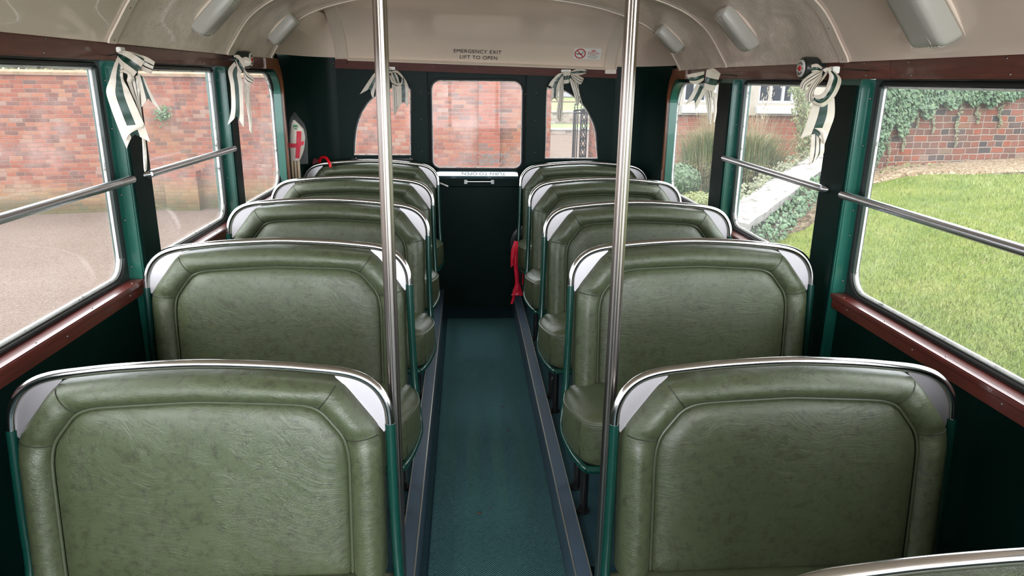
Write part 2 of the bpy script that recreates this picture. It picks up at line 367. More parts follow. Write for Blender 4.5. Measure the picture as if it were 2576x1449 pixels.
# side walls
WIN = {'left': [(-2.2, .27), (.37, 1.25), (1.35, 2.26), (2.385, 3.255), (3.345, 4.23)], 'right': [(-2.2, .17), (.27, 1.15), (1.25, 2.14), (2.29, 3.20), (3.36, 4.25)]}
nwin = 0; ntrim = 2; nwall = 0
def side_wall(side):
    global nwin, ntrim
    s = -1 if side == 'left' else 1; xi = XL if s < 0 else XR
    X = lambda o: xi+s*o                      # o grows outwards
    ds = .012 if s < 0 else -.012             # the left side stands a touch higher in the picture
    zs0, zs1 = .812+ds, .858+ds; zt = 1.518+ds
    def slab(b, o0, o1, y0, y1, z0, z1):
        a, c = sorted((X(o0), X(o1))); b.box(a, c, y0, y1, z0, z1)
    yend = 4.25
    b = MB(); slab(b, .03, .07, Y0, yend, 0, zs1-.01); struct(b.build('wall_%s' % side, 'dark_green_paint'))
    b = MB(); slab(b, .032, .075, Y0, 4.33, zt+.009, 1.66); struct(b.build('wall_%s_upper' % side, 'dark_green_paint'))  # slab added behind the cant rail to block sky light leaking in
    # cant rail board
    jn = 2.62 if s < 0 else 2.86
    for y0, y1 in ((Y0, 2.0+.28*(s < 0)), (2.0+.28*(s < 0)+.002, yend-.06)):
        ntrim += 1; b = MB(); slab(b, 0, .03, y0, y1, zt+.008, zt+.064); tr = struct(b.build('trim_%d' % ntrim, 'mahogany_brown', bevel=.004))
        for yy in np.arange(max(y0, .7)+.12, y1-.05, .36):
            for zz in (zt+.018, zt+.052): screw((X(0), yy+.02*(zz > zt+.03), zz), (-s, 0, 0), tr)
    # pillars
    gaps = [(WIN[side][i][1], WIN[side][i+1][0]) for i in range(len(WIN[side])-1)]
    for i, (ya, yb) in enumerate(gaps):
        b = MB(); slab(b, 0.0, .085, ya, yb, 0.11 if ya > 1.8 else 0, zt+.008)
        p = struct(b.build('pillar', 'green_paint', bevel=.004))
        q = MB(); slab(q, -.006, .004, ya+.012, yb+.012, .12 if ya > 1.8 else .01, zt-.01); q.build('cover_strip', 'dark_green_paint', p, bevel=.003)
        for zz in (.90, 1.05, 1.13, 1.33, 1.47): screw((X(.035), ya-.0005, zz+ds), (0, -1, 0), p, .005)
    # windows
    for i, (ya, yb) in enumerate(WIN[side]):
        nwin += 1; last = i == len(WIN[side])-1
        # waist capping
        ntrim += 1; b = MB()
        slab(b, -.004, .05, ya+.004, yb-.004, zs1-.012, zs1+.004); slab(b, .004, .03, ya+.004, yb-.004, zs0, zs1-.013)
        tr = struct(b.build('trim_%d' % ntrim, 'mahogany', bevel=.003))
        if ya > 0:
            for yy in (ya+.06, ya+.33, ya+.6, yb-.06): screw((X(.012), yy, zs1+.004), (0, 0, 1), tr)
            for yy in (ya+.12, ya+.45, yb-.10): screw((X(.004), yy, zs0+.022), (-s, 0, 0), tr)
        rr = (.07, .07, .012, .012) if not last else (.07, .08, .20, .012)
        if last: rr = (.07, .10, .16, .012)
        oi = rrect(ya+.030, yb-.030, zs1+.022, zt-.012, rr)
        ot = rrect(ya-.002, yb+.002, zs1+.002, zt+.010, (.001,)*4, 2)
        b = MB(); b.plate(ot, [oi], lambda a, c, t: (X(.045+t), a, c), .021)
        w = struct(b.build('window_%d' % nwin, 'black_green_channel', bevel=0))
        q = MB(); lp = inset2(oi, .004); q.tube([(X(.056), a, c) for a, c in oi], .0065, 8, True); q.build('glazing_bead', 'perished_white_bead', w, True)
        if ya > 1:   # black rubber seal inside the bead
            q = MB(); q.tube([(X(.046), a, c) for a, c in inset2(oi, -.010)], .006, 8, True); q.build('rubber_seal', 'black_rubber', w, True)
        g = MB(); g.plate(inset2(oi, .002), [], lambda a, c, t: (X(.060+t), a, c), .004); g.build('glass_pane', 'window_glass', w)
        if ya > 1 and not last:   # inner sliding channel upright at the rear edge of the opening
            q = MB(); slab(q, .036, .046, yb-.048, yb-.036, zs1+.08, zt-.014); q.build('channel_strip', 'black_green_channel', w)
    return X, ds, zt
XLf, dL, ztL = side_wall('left'); XRf, dR, ztR = side_wall('right')
# rear side window arch trims (mahogany curve that frames the last window)
for s, xi, zt, ds in ((-1, XL, ztL, dL), (1, XR, ztR, dR)):
    ntrim += 1
    yb = 4.23; out = []; inn = []
    n = 14
    for k in range(n+1):
        t = PI/2*k/n; out.append((4.09+.155*math.sin(t), zt-.115+.179*math.cos(t))); inn.append((4.07+.145*math.sin(t), zt-.125+.131*math.cos(t)))
    out = [(3.9, zt+.064)]+out+[(4.245, .80)]; inn = [(3.9, zt+.008)]+inn+[(4.215, .80)]
    b = MB(); b.plate(out+inn[::-1], [], lambda a, c, t: (xi+s*(-.006+t), a, c), .04)
    tr = struct(b.build('trim_%d' % ntrim, 'mahogany_orange', bevel=.003))
    for a, c in ((4.02, zt+.04), (4.12, zt+.02), (4.225, 1.30), (4.23, 1.12), (4.23, .96)): screw((xi+s*-.006, a, c), (-s, 0, 0), tr, .004)
    q = MB(); ring = [(4.05+.145*math.sin(PI/2*k/10), zt-.125+.115*math.cos(PI/2*k/10)) for k in range(11)]+[(4.195, .86)]
    ring2 = [(4.05+.145*math.sin(PI/2*k/10)+.028, zt-.125+.125*math.cos(PI/2*k/10)+.004) for k in range(11)]+[(4.222, .86)]
    q.plate(ring2+ring[::-1], [], lambda a, c, t: (xi+s*(.004+t), a, c), .04); q.build('inner_lining', 'green_paint', tr)
# rear corner panels (curved sheets)
for s, xi, nm in ((-1, XL, 'wall_rear_left'), (1, XR, 'wall_rear_right')):
    xe = CX+s*.875; b = MB(); lo = []; hi = []
    for k in range(21):
        t = PI/2*k/20; x = xe+(xi+s*.02-xe)*math.cos(t); y = 4.235+(YR-4.235)*math.sin(t); lo.append((x, y, .1)); hi.append((x, y, 1.612+tz(x, y)*.6))
    lo2 = [(x+s*.02, y+.02, z) for x, y, z in lo]; hi2 = [(x+s*.02, y+.02, z) for x, y, z in hi]
    b.loft([lo, hi, hi2, lo2], False, True); struct(b.build(nm, 'dark_green_paint', None, True))

# rear wall with its two small windows and the emergency door
XA, XB = CX-.875, CX+.88
wl = [(-.717, 1.018), (-.350, 1.021), (-.340, 1.43), (-.365, 1.456), (-.425, 1.458), (-.50, 1.43), (-.55, 1.405), (-.605, 1.365), (-.64, 1.32), (-.672, 1.265), (-.695, 1.197), (-.71, 1.11)]
wr = [(.51, 1.005), (.859, 1.005), (.852, 1.10), (.841, 1.185), (.818, 1.25), (.784, 1.31), (.75, 1.355), (.703, 1.395), (.655, 1.428), (.60, 1.452), (.53, 1.455), (.505, 1.43)]
def dense(lp): return [lp[0], lp[1]]+[tuple(p) for p in crom(lp[2:]+[lp[0]], 3)[:-1]]
wl = dense(wl); wr = dense(wr)
b = MB(); dx0, dx1 = -.245, .388
b.plate([(XA-.03, .0), (dx0, 0), (dx0, 1.54), (XA-.03, 1.57)], [wl], lambda a, c, t: (a, YR+t, c), .03)
struct(b.build('wall_rear', 'dark_green_paint'))
b = MB(); b.plate([(dx1, .0), (XB+.03, 0), (XB+.03, 1.545), (dx1, 1.54)], [wr], lambda a, c, t: (a, YR+t, c), .03)
struct(b.build('wall_rear_door_side', 'dark_green_paint'))
for lp in (wl, wr):
    nwin += 1; b = MB(); b.tube([(a, YR+.0005, c) for a, c in lp], .0055, 8, True); w = struct(b.build('window_%d' % nwin, 'black_rubber', None, True))
    q = MB(); q.tube([(a, YR+.006, c) for a, c in inset2(lp, .008)], .0035, 6, True); q.build('glazing_bead', 'perished_white_bead', w, True)
    q = MB(); q.plate(inset2(lp, -.002), [], lambda a, c, t: (a, YR+.012+t, c), .004); q.build('glass_pane', 'window_glass', w)
# clips at the sill of the left rear window
ntrim += 1; b = MB(); b.box(-.73, -.34, YR-.025, YR, .995, 1.005); o = struct(b.build('trim_%d' % ntrim, 'black_enamel'))
for x in (-.70, -.355): screw((x, YR-.027, 1.006), (0, -1, 0), o, .008)
# emergency door
dw = rrect(-.222, .366, .936, 1.496, (.055, .055, .065, .065))
b = MB(); b.plate([(dx0-.03, -.02), (dx1+.03, -.02), (dx1+.03, 1.60), (dx0-.03, 1.60)], [dw], lambda a, c, t: (a, YR+.031+t, c), .02)
d = struct(b.build('door_1', 'dark_green_paint', bevel=0))
q = MB(); q.tube([(a, YR+.028, c) for a, c in dw], .007, 8, True); q.build('rubber_seal', 'black_rubber', d, True)
q = MB(); q.tube([(a, YR+.032, c) for a, c in inset2(dw, .008)], .003, 6, True); q.build('glazing_bead', 'perished_white_bead', d, True)
q = MB(); q.plate(inset2(dw, -.002), [], lambda a, c, t: (a, YR+.038+t, c), .004); q.build('glass_pane', 'window_glass', d)
q = MB(); q.box(dx0+.01, dx1-.01, YR-.008, YR+.031, .005, .822); q.build('lower_panel', 'dark_green_paint', d, bevel=.004)
q = MB(); q.box(dx0+.01, dx1-.01, YR-.01, YR+.031, .828, .90); q.build('handle_rail', 'dark_green_paint', d, bevel=.004)
q = MB(); q.add([(-.19, YR-.055, .900), (.335, YR-.055, .900), (.335, YR+.031, .930), (-.19, YR+.031, .930), (-.19, YR-.055, .885), (.335, YR-.055, .885), (.335, YR+.031, .885), (-.19, YR+.031, .885)],
                [(0,1,2,3),(4,7,6,5),(0,4,5,1),(1,5,6,2),(2,6,7,3),(3,7,4,0)])
mat('ledge_gloss', (.02, .05, .06), .08, 0, 1); q.build('sill_ledge', 'ledge_gloss', d)
q = MB(); q.tube([(-.005, YR-.035, .861), (.172, YR-.035, .862)], .0075, 10)
for x in (-.003, .17): q.box(x-.010, x+.010, YR-.043, YR-.008, .848, .874)
q.build('handle', 'chrome', d, True)
q = MB(); q.tube([(-.20, YR-.02, .858), (-.16, YR-.07, .853), (-.116, YR-.09, .838)], .005, 8); q.build('lever', 'white_card', d, True)
for x in (-.16, .30): screw((x, YR-.05, .918), (0, 0, 1), d, .005)
for x in (-.233, .377): screw((x, YR+.004, 1.41), (0, -1, 0), d, .005)
text_mesh('EMERGENCY EXIT', .040, 'etched_lettering', 'lettering', d, (.115, YR+.043, 1.010), (PI/2, 0, PI), .0005, scale=(1, 1, 1))
text_mesh('TURN TO OPEN', .040, 'etched_lettering', 'lettering', d, (.115, YR+.043, .965), (PI/2, 0, PI), .0005)
for x0, x1 in ((-.322, -.240), (.383, .505)):   # posts either side of the door
    b = MB(); b.box(x0, x1, YR-.02, YR+.004, .02, 1.535); p = struct(b.build('pillar', 'dark_green_paint', bevel=.004))
    for zz in (1.42, 1.25, 1.05): screw(((x0+x1)/2, YR-.02, zz), (0, -1, 0), p, .004)
# header rail over the rear windows
ntrim += 1; b = MB(); xa, xb = XA+.0, XB-.0
hz = lambda x: 1.558-.021*(x-CX)
b.loft([[(xa, YR-.025, hz(xa)-.025), (xa, YR-.025, hz(xa)+.022), (xa, YR+.01, hz(xa)+.022), (xa, YR+.01, hz(xa)-.025)], [(xb, YR-.025, hz(xb)-.025), (xb, YR-.025, hz(xb)+.022), (xb, YR+.01, hz(xb)+.022), (xb, YR+.01, hz(xb)-.025)]], True, False, True)
tr = struct(b.build('trim_%d' % ntrim, 'mahogany_dull', bevel=.003))
for x in (-.84+.03, -.42, -.20, .06, .33, .62, .90): screw((x, YR-.025, hz(x)+.004), (0, -1, 0), tr, .005)

# roof: coving bays, rear dome
nb = len(FULL)
def bay(y0, y1, name, m):
    b = MB(); ys = np.linspace(y0, y1, 6)
    b.loft([[roofpt(i, y) for i in range(nb)] for y in ys], False); b.loft([[roofpt(i, y, -.012) for i in range(nb)] for y in ys], False)
    return struct(b.build(name, m, None, True, fix=False))
bay(Y0, YRIB[0], 'ceiling', 'cream_paint'); bay(YRIB[0], YRIB[1], 'ceiling', 'crazed_cream_paint'); bay(YRIB[1], YRIB[2], 'ceiling', 'crazed_cream_paint')
for y, wd in ((.35, .05), (YRIB[0], .05), (YRIB[1], .045), (YRIB[2], .03)):
    ntrim += 1; b = MB(); rings = []
    for i in range(nb): rings.append([roofpt(i, y-wd, .001), roofpt(i, y-wd, .007), roofpt(i, y-.004, .007), roofpt(i, y-.004, .001)])
    b.loft(rings, True, False, True); tr = struct(b.build('trim_%d' % ntrim, 'rib_cream', None, True, angle=30))
    q = MB(); rings = [[roofpt(i, y-.0035, -.001), roofpt(i, y-.0035, .0045), roofpt(i, y+.001, .0045), roofpt(i, y+.001, -.001)] for i in range(nb)]
    q.loft(rings, True, False, True); q.build('gap_shade_strip', 'black_rubber', tr)  # black strip stands in for the shade of a gap beside the rib
    for i in (3, 11, 18, nb-19, nb-12, nb-4):
        a = roofpt(i, y-wd/2, .007); c = roofpt(i, y-wd/2, .02); screw(a, Vector(c)-Vector(a), tr, .004)
RP = crom([(4.655, 1.565), (4.645, 1.60), (4.62, 1.65), (4.575, 1.71), (4.51, 1.765), (4.42, 1.82), (4.30, 1.87), (4.16, 1.905), (3.99, 1.927)], 5)
b = MB(); xs = np.linspace(XA, XB, 14)
b.loft([[(x, y, z+tz(x, 4.65)*(1.05-.5*(z-1.565)/.36)) for y, z in RP] for x in xs], False)
struct(b.build('ceiling_rear_dome', 'cream_paint', None, True, fix=False))
for s in (-1, 1):
    xe = CX+s*.872; b = MB(); rows = []
    for (hx, z) in _half[:26]:
        dd = 1.092-hx; a = max(hx-.872, .0); ry = np.interp(z, RP[:, 1], RP[:, 0]); y_c = 4.0
        rows.append([(xe+s*a*math.cos(t), y_c+(ry-y_c)*math.sin(t), max(z, 1.60)+tz(xe, 4.3)) for t in np.linspace(0, PI/2, 15)])
    b.loft(rows, False); struct(b.build('ceiling_corner', 'cream_paint', None, True, fix=False))
    # longitudinal rib of the rear dome
    ntrim += 1; b = MB(); w = .075; rings = []
    for k in range(len(RP)):
        y, z = RP[k]; zz = z+tz(xe, 4.65)*(1.05-.5*(z-1.565)/.36); t = RP[min(k+1, len(RP)-1)]-RP[max(k-1, 0)]; t = t/np.linalg.norm(t); ny, nz = -t[1], t[0]
        if ny > 0: ny, nz = -ny, -nz
        f = lambda x, l: (x, y+ny*l, zz+nz*l)
        xo = xe-s*0.005
        rings.append([f(xo, -.10), f(xo, .018), f(xo-s*.008, .022), f(xo-s*(w-.008), .012), f(xo-s*w, .002), f(xo-s*w, -.02)])
    b.loft(rings, True, False, True); tr = struct(b.build('trim_%d' % ntrim, 'rib_cream', None, True, angle=35))
    y, z = RP[0]; zz = z+tz(xe, 4.65)*1.05; q = MB(); x0, x1 = sorted((xe-s*.005, xe-s*.075)); q.box(x0, x1, YR-.05, YR, zz-.005, zz+.022); q.build('end_bracket', 'mahogany_dull' if s < 0 else 'rib_cream', tr, bevel=.003)
# bottom lip of the rear dome
ntrim += 1; b = MB()
b.loft([[(x, YR-.028, hz(x)+.023), (x, YR-.030, hz(x)+.030), (x, YR-.012, hz(x)+.040), (x, YR+.01, hz(x)+.023)] for x in np.linspace(XA+.07, XB-.07, 5)], True, False, True); struct(b.build('trim_%d' % ntrim, 'rib_cream', None, True, angle=30))
# brown batten on the roof by the pole
ntrim += 1; a0 = P(1521, 12, y=3.93); b = MB()
b.loft([[(a0.x+dx, 3.90, a0.z+dz), (a0.x+dx, 3.97, a0.z+dz+.01), (a0.x+dx, 3.97, a0.z+dz+.03), (a0.x+dx, 3.90, a0.z+dz+.03)] for dx, dz in ((0, 0), (.12, .045))], True, False, True); struct(b.build('trim_%d' % ntrim, 'mahogany', bevel=.003))
# unseen outer roof skin added to stop light leaks; front end
b = MB(); rings = []
for y in (Y0, 4.0, 4.55, 4.74):
    k = 1 if y < 4.5 else .93
    rings.append([(CX+x*1.06*k+(.0), y, z+.045-(.02 if y > 4.7 else 0)) for x, z in FULL])
b.loft(rings, False); b.add(rings[-1]+[(CX+1.1, 4.74, 1.56), (CX-1.1, 4.74, 1.56)], [tuple(range(nb+2))]); struct(b.build('roof', 'cream_paint', None, True, fix=False))
b = MB(); ws = rrect(-.98, 1.13, .72, 1.80, (.1, .1, .16, .16))
b.plate([(XL-.05, -.1), (XR+.05, -.1), (XR+.05, 1.95), (XL-.05, 1.95)], [ws], lambda a, c, t: (a, Y0-t, c), .04); w = struct(b.build('wall_front', 'dark_green_paint'))
nwin += 1; g = MB(); g.plate(inset2(ws, -.002), [], lambda a, c, t: (a, Y0-.015-t, c), .004); struct(g.build('window_%d' % nwin, 'window_glass'))

# ------------------------------------------------------------------ seats
def make_seat(side, Wd):
    """origin at floor level under the aisle-side back corner; the seat faces -y"""
    mir = side == 'left'
    J = .748
    def T(p):
        x, y, z = p; return ((-x if mir else x), y, z+J)
    rec = .10
    root = empty('bus_seat', (0, 0, 0))
    mb = lambda pts: [T(p) for p in pts]
    yl = lambda z: rec*z
    # top rail
    prof = [(0, -.002), (.004, .040), (.022, .078), (.052, .105), (.095, .121), (.16, .130), (.26, .139), (Wd/2, .145)]
    prof = prof+[(Wd-x, z) for x, z in prof[-2::-1]]
    rail = crom(prof, 4)
    b = MB(); b.tube(mb([(x, yl(z), z) for x, z in rail]), .0108, 12); b.build('top_rail', 'chrome', root, True)
    # green frame: one tube per side, and the tube under the cushion
    aisle = crom([(0, yl(0), 0), (-.002, yl(-.12), -.12), (-.006, yl(-.25), -.25), (-.012, yl(-.36)-.01, -.37), (-.020, -.075, -.435), (-.026, -.135, -.462), (-.010, -.235, -.478), (.010, -.305, -.482), (.022, -.325, -.484)], 4)
    b = MB(); b.tube(mb(aisle), .0118, 10); b.build('side_tube', 'tube_green', root, True)
    wall = crom([(Wd, yl(0), 0), (Wd, yl(-.2), -.2), (Wd, yl(-.36), -.36), (Wd, -.10, -.45), (Wd, -.30, -.48), (Wd-.02, -.325, -.484)], 4)
    b = MB(); b.tube(mb(wall), .0118, 10); b.build('side_tube', 'tube_green', root, True)
    b = MB(); b.tube(mb([(.018, -.325, -.484), (Wd/2, -.335, -.484), (Wd-.018, -.325, -.484)]), .0125, 10); b.tube(mb([(-.005, -.02, -.452), (Wd, -.02, -.452)]), .012, 8); b.build('cross_tube', 'tube_green', root, True)
    # collars where chrome meets paint
    # outlines of the padded back
    zb = -.365
    ou = [(.0165, zb), (.0165, -.012), (.108, .108), (.26, .124), (Wd/2, .130), (Wd-.26, .124), (Wd-.108, .108), (Wd-.0165, -.012), (Wd-.0165, zb)]
    inn = [(.092, zb), (.090, -.05), (.100, -.020), (.152, .046), (.182, .058), (Wd/2, .068), (Wd-.182, .058), (Wd-.152, .046), (Wd-.100, -.020), (Wd-.090, -.05), (Wd-.092, zb)]
    cs = [0, .30, .42, .5, .58, .70, 1]
    def seg(pl, idx, ns):
        out = []
        for (i, j), n in zip(zip(idx[:-1], idx[1:]), ns): out += [tuple(p) for p in resample(pl[i:j+1], n+1)[:-1]]
        return out+[pl[idx[-1]]]
    ns = (16, 9, 30, 9, 16)
    O = seg(ou, [0, 1, 2, 6, 7, 8], ns); I = seg(inn, [0, 2, 3, 7, 8, 10], ns)
    # round the outline corners a little
    def soft(L, it):
        A = np.array(L)
        for _ in range(it): A[1:-1] = .25*A[:-2]+.5*A[1:-1]+.25*A[2:]
        return A
    O = soft(O, 2); I = soft(I, 3); N = len(O)
    marks = [16, 25, 55, 64]
    pinch = np.array([1-.30*max(math.exp(-((i-m)/1.1)**2) for m in marks) for i in range(N)])
    prf = [(0, .028), (0.0, .004), (.05, -.020), (.16, -.036), (.34, -.046), (.55, -.049), (.76, -.044), (.90, -.034), (.975, -.022), (1.0, -.012)]
    rings = []
    for t, yy in prf:
        ring = []
        for i in range(N):
            p = O[i]*(1-t)+I[i]*t; y = yy if t in (0, 1) else -.016+(yy+.016)*pinch[i]
            ring.append(T((p[0], yl(p[1])+y, p[1])))
        rings.append(ring)
    b = MB(); b.loft(rings, False); b.build('backrest', 'olive_leather', root, True, angle=60)
    bo = ch(root)[-1]
    for m in marks:
        q = MB(); ln = []
        for t in np.linspace(.07, .985, 12):
            p = O[m]*(1-t)+I[m]*t; yy = np.interp(t, [a for a, _ in prf[1:]], [c for _, c in prf[1:]]); y = -.016+(yy+.016)*pinch[m] if t < 1 else yy
            ln.append(T((p[0], yl(p[1])+y-.0004, p[1])))
        q.tube(ln, .0016, 6); q.build('seam', 'seam_thread', bo, True)
    # flat centre panel, gently domed
    cen = np.array([Wd/2, -.16]); rings = []
    for k, yy in ((1.0, -.012), (.990, -.020), (.965, -.030), (.87, -.036), (.72, -.040), (.5, -.043), (.25, -.0445), (.08, -.045)):
        rings.append([T((cen[0]+(I[i][0]-cen[0])*k, yl(cen[1]+(I[i][1]-cen[1])*k)+yy, cen[1]+(I[i][1]-cen[1])*k)) for i in range(N)])
    b = MB(); b.loft(rings, True); n0 = len(b.v)-N; b.f.append(tuple(range(n0, n0+N))); b.m.append(0); b.build('centre_panel', 'olive_leather', root, True, angle=70)
    b = MB(); b.tube([T((p[0], yl(p[1])-.0235, p[1])) for p in I], .0038, 8); b.build('piping', 'piping_leather', root, True)
    # rear sheet of the back
    b = MB(); b.loft([[T((p[0], yl(p[1])+y, p[1])) for p in O] for y in (.020, .032)], True, False, True); b.build('back_board', 'dark_green_paint', root)
    # polished corner plates between rail and padding
    for k in (0, 1):
        lp = [(x, z) for x, z in rail if x < .124 and z > -.001]+[(.118, .110), (.105, .098), (.06, .040), (.014, -.02)]
        if k: lp = [(Wd-x, z) for x, z in lp][::-1]
        b = MB(); b.plate(lp, [], lambda a, c, t: T((a, yl(c)-.001+t, c)), .003); b.build('corner_plate', 'brushed_steel', root)
    # seat cushion
    cu = [(-.004, -.032), (-.020, -.09), (-.029, -.15), (-.022, -.21), (-.006, -.275), (.010, -.312), (.05, -.333), (.12, -.343), (Wd/2, -.350), (Wd-.08, -.345), (Wd-.02, -.325), (Wd-.004, -.29), (Wd-.004, -.032)]
    cu = crom(cu, 4); cc = np.array([Wd/2, -.19]); rings = []
    for k, off, z in ((.97, .004, -.472), (1, .003, -.462), (1, 0, -.44), (1, -.002, -.40), (1, -.001, -.345), (1, 0, -.333), (1, .006, -.322), (1, .02, -.311), (1, .045, -.302), (1, .09, -.296), (.6, .1, -.293), (.2, .1, -.292)):
        ring = []
        for p in cu:
            dv = p-cc; l = np.linalg.norm(dv*[.35, 1]); pp = cc+dv*k*(1-off/max(l, .05)*.75); ring.append(T((pp[0], pp[1], z-.02*(pp[1]+.35)/.35)))
        rings.append(ring)
    b = MB(); b.loft(rings, True); n0 = len(b.v)-len(cu); b.f.append(tuple(range(n0, n0+len(cu)))); b.m.append(0); b.f.append(tuple(range(len(cu)))); b.m.append(0)
    co_ = b.build('seat_cushion', 'olive_leather', root, True, angle=60)
    q = MB(); q.tube([T((p[0], p[1], -.333-.02*(p[1]+.35)/.35)) for p in cu], .0033, 8); q.build('piping', 'piping_leather', co_, True)
    q = MB(); p = cu[18]; q.tube([T((p[0]-.001, p[1]-.001, z)) for z in np.linspace(-.335, -.46, 6)], .0016, 6); q.build('seam', 'seam_thread', co_, True)
    b = MB(); b.plate([tuple(p) for p in cu], [], lambda a, c, t: T((cc[0]+(a-cc[0])*.97, cc[1]+(c-cc[1])*.94, -.476+t)), .006); b.build('seat_board', 'black_enamel', root)
    # legs
    for y in (-.145, .0):
        b = MB(); b.tube(mb([(.048, y, -.474), (.048, y, -J+.004)]), .0145, 10); b.tube(mb([(.048, y, -J+.006), (.048, y, -J)]), .022, 12); b.build('leg', 'black_enamel', root, True)
    b = MB(); b.tube(mb([(.048, -.143, -.58), (.052, -.002, -.66)]), .009, 8); b.build('brace', 'pole_metal', root, True)
    return root
LW, RW = .827, .806
proto = {'left': make_seat('left', LW), 'right': make_seat('right', RW)}
ords = {0: 'at the bottom right corner of the view, only its chrome rail end showing', 1: 'nearest', 2: 'second', 3: 'third', 4: 'fourth', 5: 'fifth'}
LAB = {('left', 1): 'olive leather double bus seat nearest on the gravel-yard side, beside the left pole',
       ('left', 2): 'olive leather double seat on the gravel-yard side, second row back, beside the green window pillar',
       ('left', 3): 'olive leather double seat on the gravel-yard side, third row back',
       ('left', 4): 'olive leather double seat on the gravel-yard side, fourth row, just before the umbrella seat',
       ('left', 5): 'olive leather double seat at the back with a red umbrella handle hooked over it',
       ('right', 0): 'olive leather seat in the bottom right corner, only its chrome rail end showing',
       ('right', 1): 'olive leather double bus seat nearest on the lawn side, beside the right pole',
       ('right', 2): 'olive leather double seat on the lawn side, second full row back, between pole and lawn',
       ('right', 3): 'olive leather double seat on the lawn side, third full row back',
       ('right', 4): 'olive leather double seat on the lawn side, fourth row, just before the ribbon seat',
       ('right', 5): 'olive leather double seat at the back, red ribbon hanging at its aisle corner'}
RESX = {('left', 2): -.004, ('left', 3): .004, ('right', 2): .002, ('right', 3): -.003, ('right', 4): -.003, ('right', 5): .004}
SEAT = {}
for side in ('left', 'right'):
    rows = range(5, 0, -1) if side == 'left' else range(5, -1, -1); first = True
    for r in rows:
        o = proto[side] if first else copy_tree(proto[side]); first = False
        x = -.1762 if side == 'left' else .3359
        y = (1.4804 if side == 'left' else 1.4564)+(r-1)*.75
        zj = 1.5-(.712 if r == 0 else .7554 if r == 1 else .6419)
        o.location = (x+RESX.get((side, r), 0), y, zj-.748)
        if (side, r) in (('left', 2),): o.rotation_euler.y = -.008
        if (side, r) in (('left', 3),): o.rotation_euler.y = .012
        if r < 2:
            for q in ch(o):
                if q.name.split('.')[0] in ('seat_cushion', 'seat_board', 'cross_tube'): q.location.z -= .034
        tag(o, LAB[(side, r)], 'seat', 'olive leather bus seats in rows'); SEAT[(side, r)] = o

# ------------------------------------------------------------------ poles
def pole(x, y, z0, z1, label):
    n = 90; ring = [((.0148-.0014*(.5+.5*math.cos(9*2*PI*j/n)))*math.cos(2*PI*j/n), (.0148-.0014*(.5+.5*math.cos(9*2*PI*j/n)))*math.sin(2*PI*j/n)) for j in range(n)]
    e = empty('grab_pole', (x, y, z0), label, 'pole', 'grab poles by the aisle')
    b = MB(); b.loft([[(a, c, z) for a, c in ring] for z in (.01, z1-z0)], True, False, True); b.build('pole_tube', 'pole_metal', e, True, angle=60)
    for z, nm in ((0, 'floor_flange'), (z1-z0-.014, 'ceiling_flange')):
        q = MB(); q.tube([(0, 0, z), (0, 0, z+.006), (0, 0, z+.014)], [.033, .032, .02], 20); q.build(nm, 'pole_metal', e, True)
    return e
pole(-.1695, 1.525, .1305, 1.922, 'fluted metal grab pole at the corner of the nearest left seat')
pole(.3350, 1.512, .1305, 1.921, 'fluted metal grab pole at the corner of the nearest lawn-side seat')

# ------------------------------------------------------------------ guard rails across the side windows
def guard(side, y0, y1, label):
    s = -1 if side == 'left' else 1; x = (XL if s < 0 else XR)-s*.018; z = 1.192 if s < 0 else 1.168
    pts = [(x+s*.016, y0-.012, z), (x+s*.006, y0+.01, z+.001), (x, y0+.05, z+.002), (x, (y0+y1)/2, z+.002), (x, y1-.05, z+.002), (x+s*.006, y1-.01, z+.001), (x+s*.016, y1+.012, z)]
    pts = [tuple(p) for p in crom(pts, 5)]; n = len(pts)
    b = MB(); rr = [.0125*(.45+.55*min(1, i/4, (n-1-i)/4)) for i in range(n)]; b.tube(pts, rr, 14)
    o = b.build('guard_rail', 'rail_chrome', None, True); tag(o, label, 'rail', 'chrome rails across the windows')
guard('left', 1.24, 2.235, 'chrome guard rail across the nearest window over the gravel yard')
guard('left', 2.35, 3.235, 'chrome guard rail across the second gravel-side window, behind the large bow')
guard('right', 1.14, 2.13, 'chrome guard rail across the nearest window over the lawn')
guard('right', 2.25, 3.19, 'chrome guard rail across the window with the white coping wall')

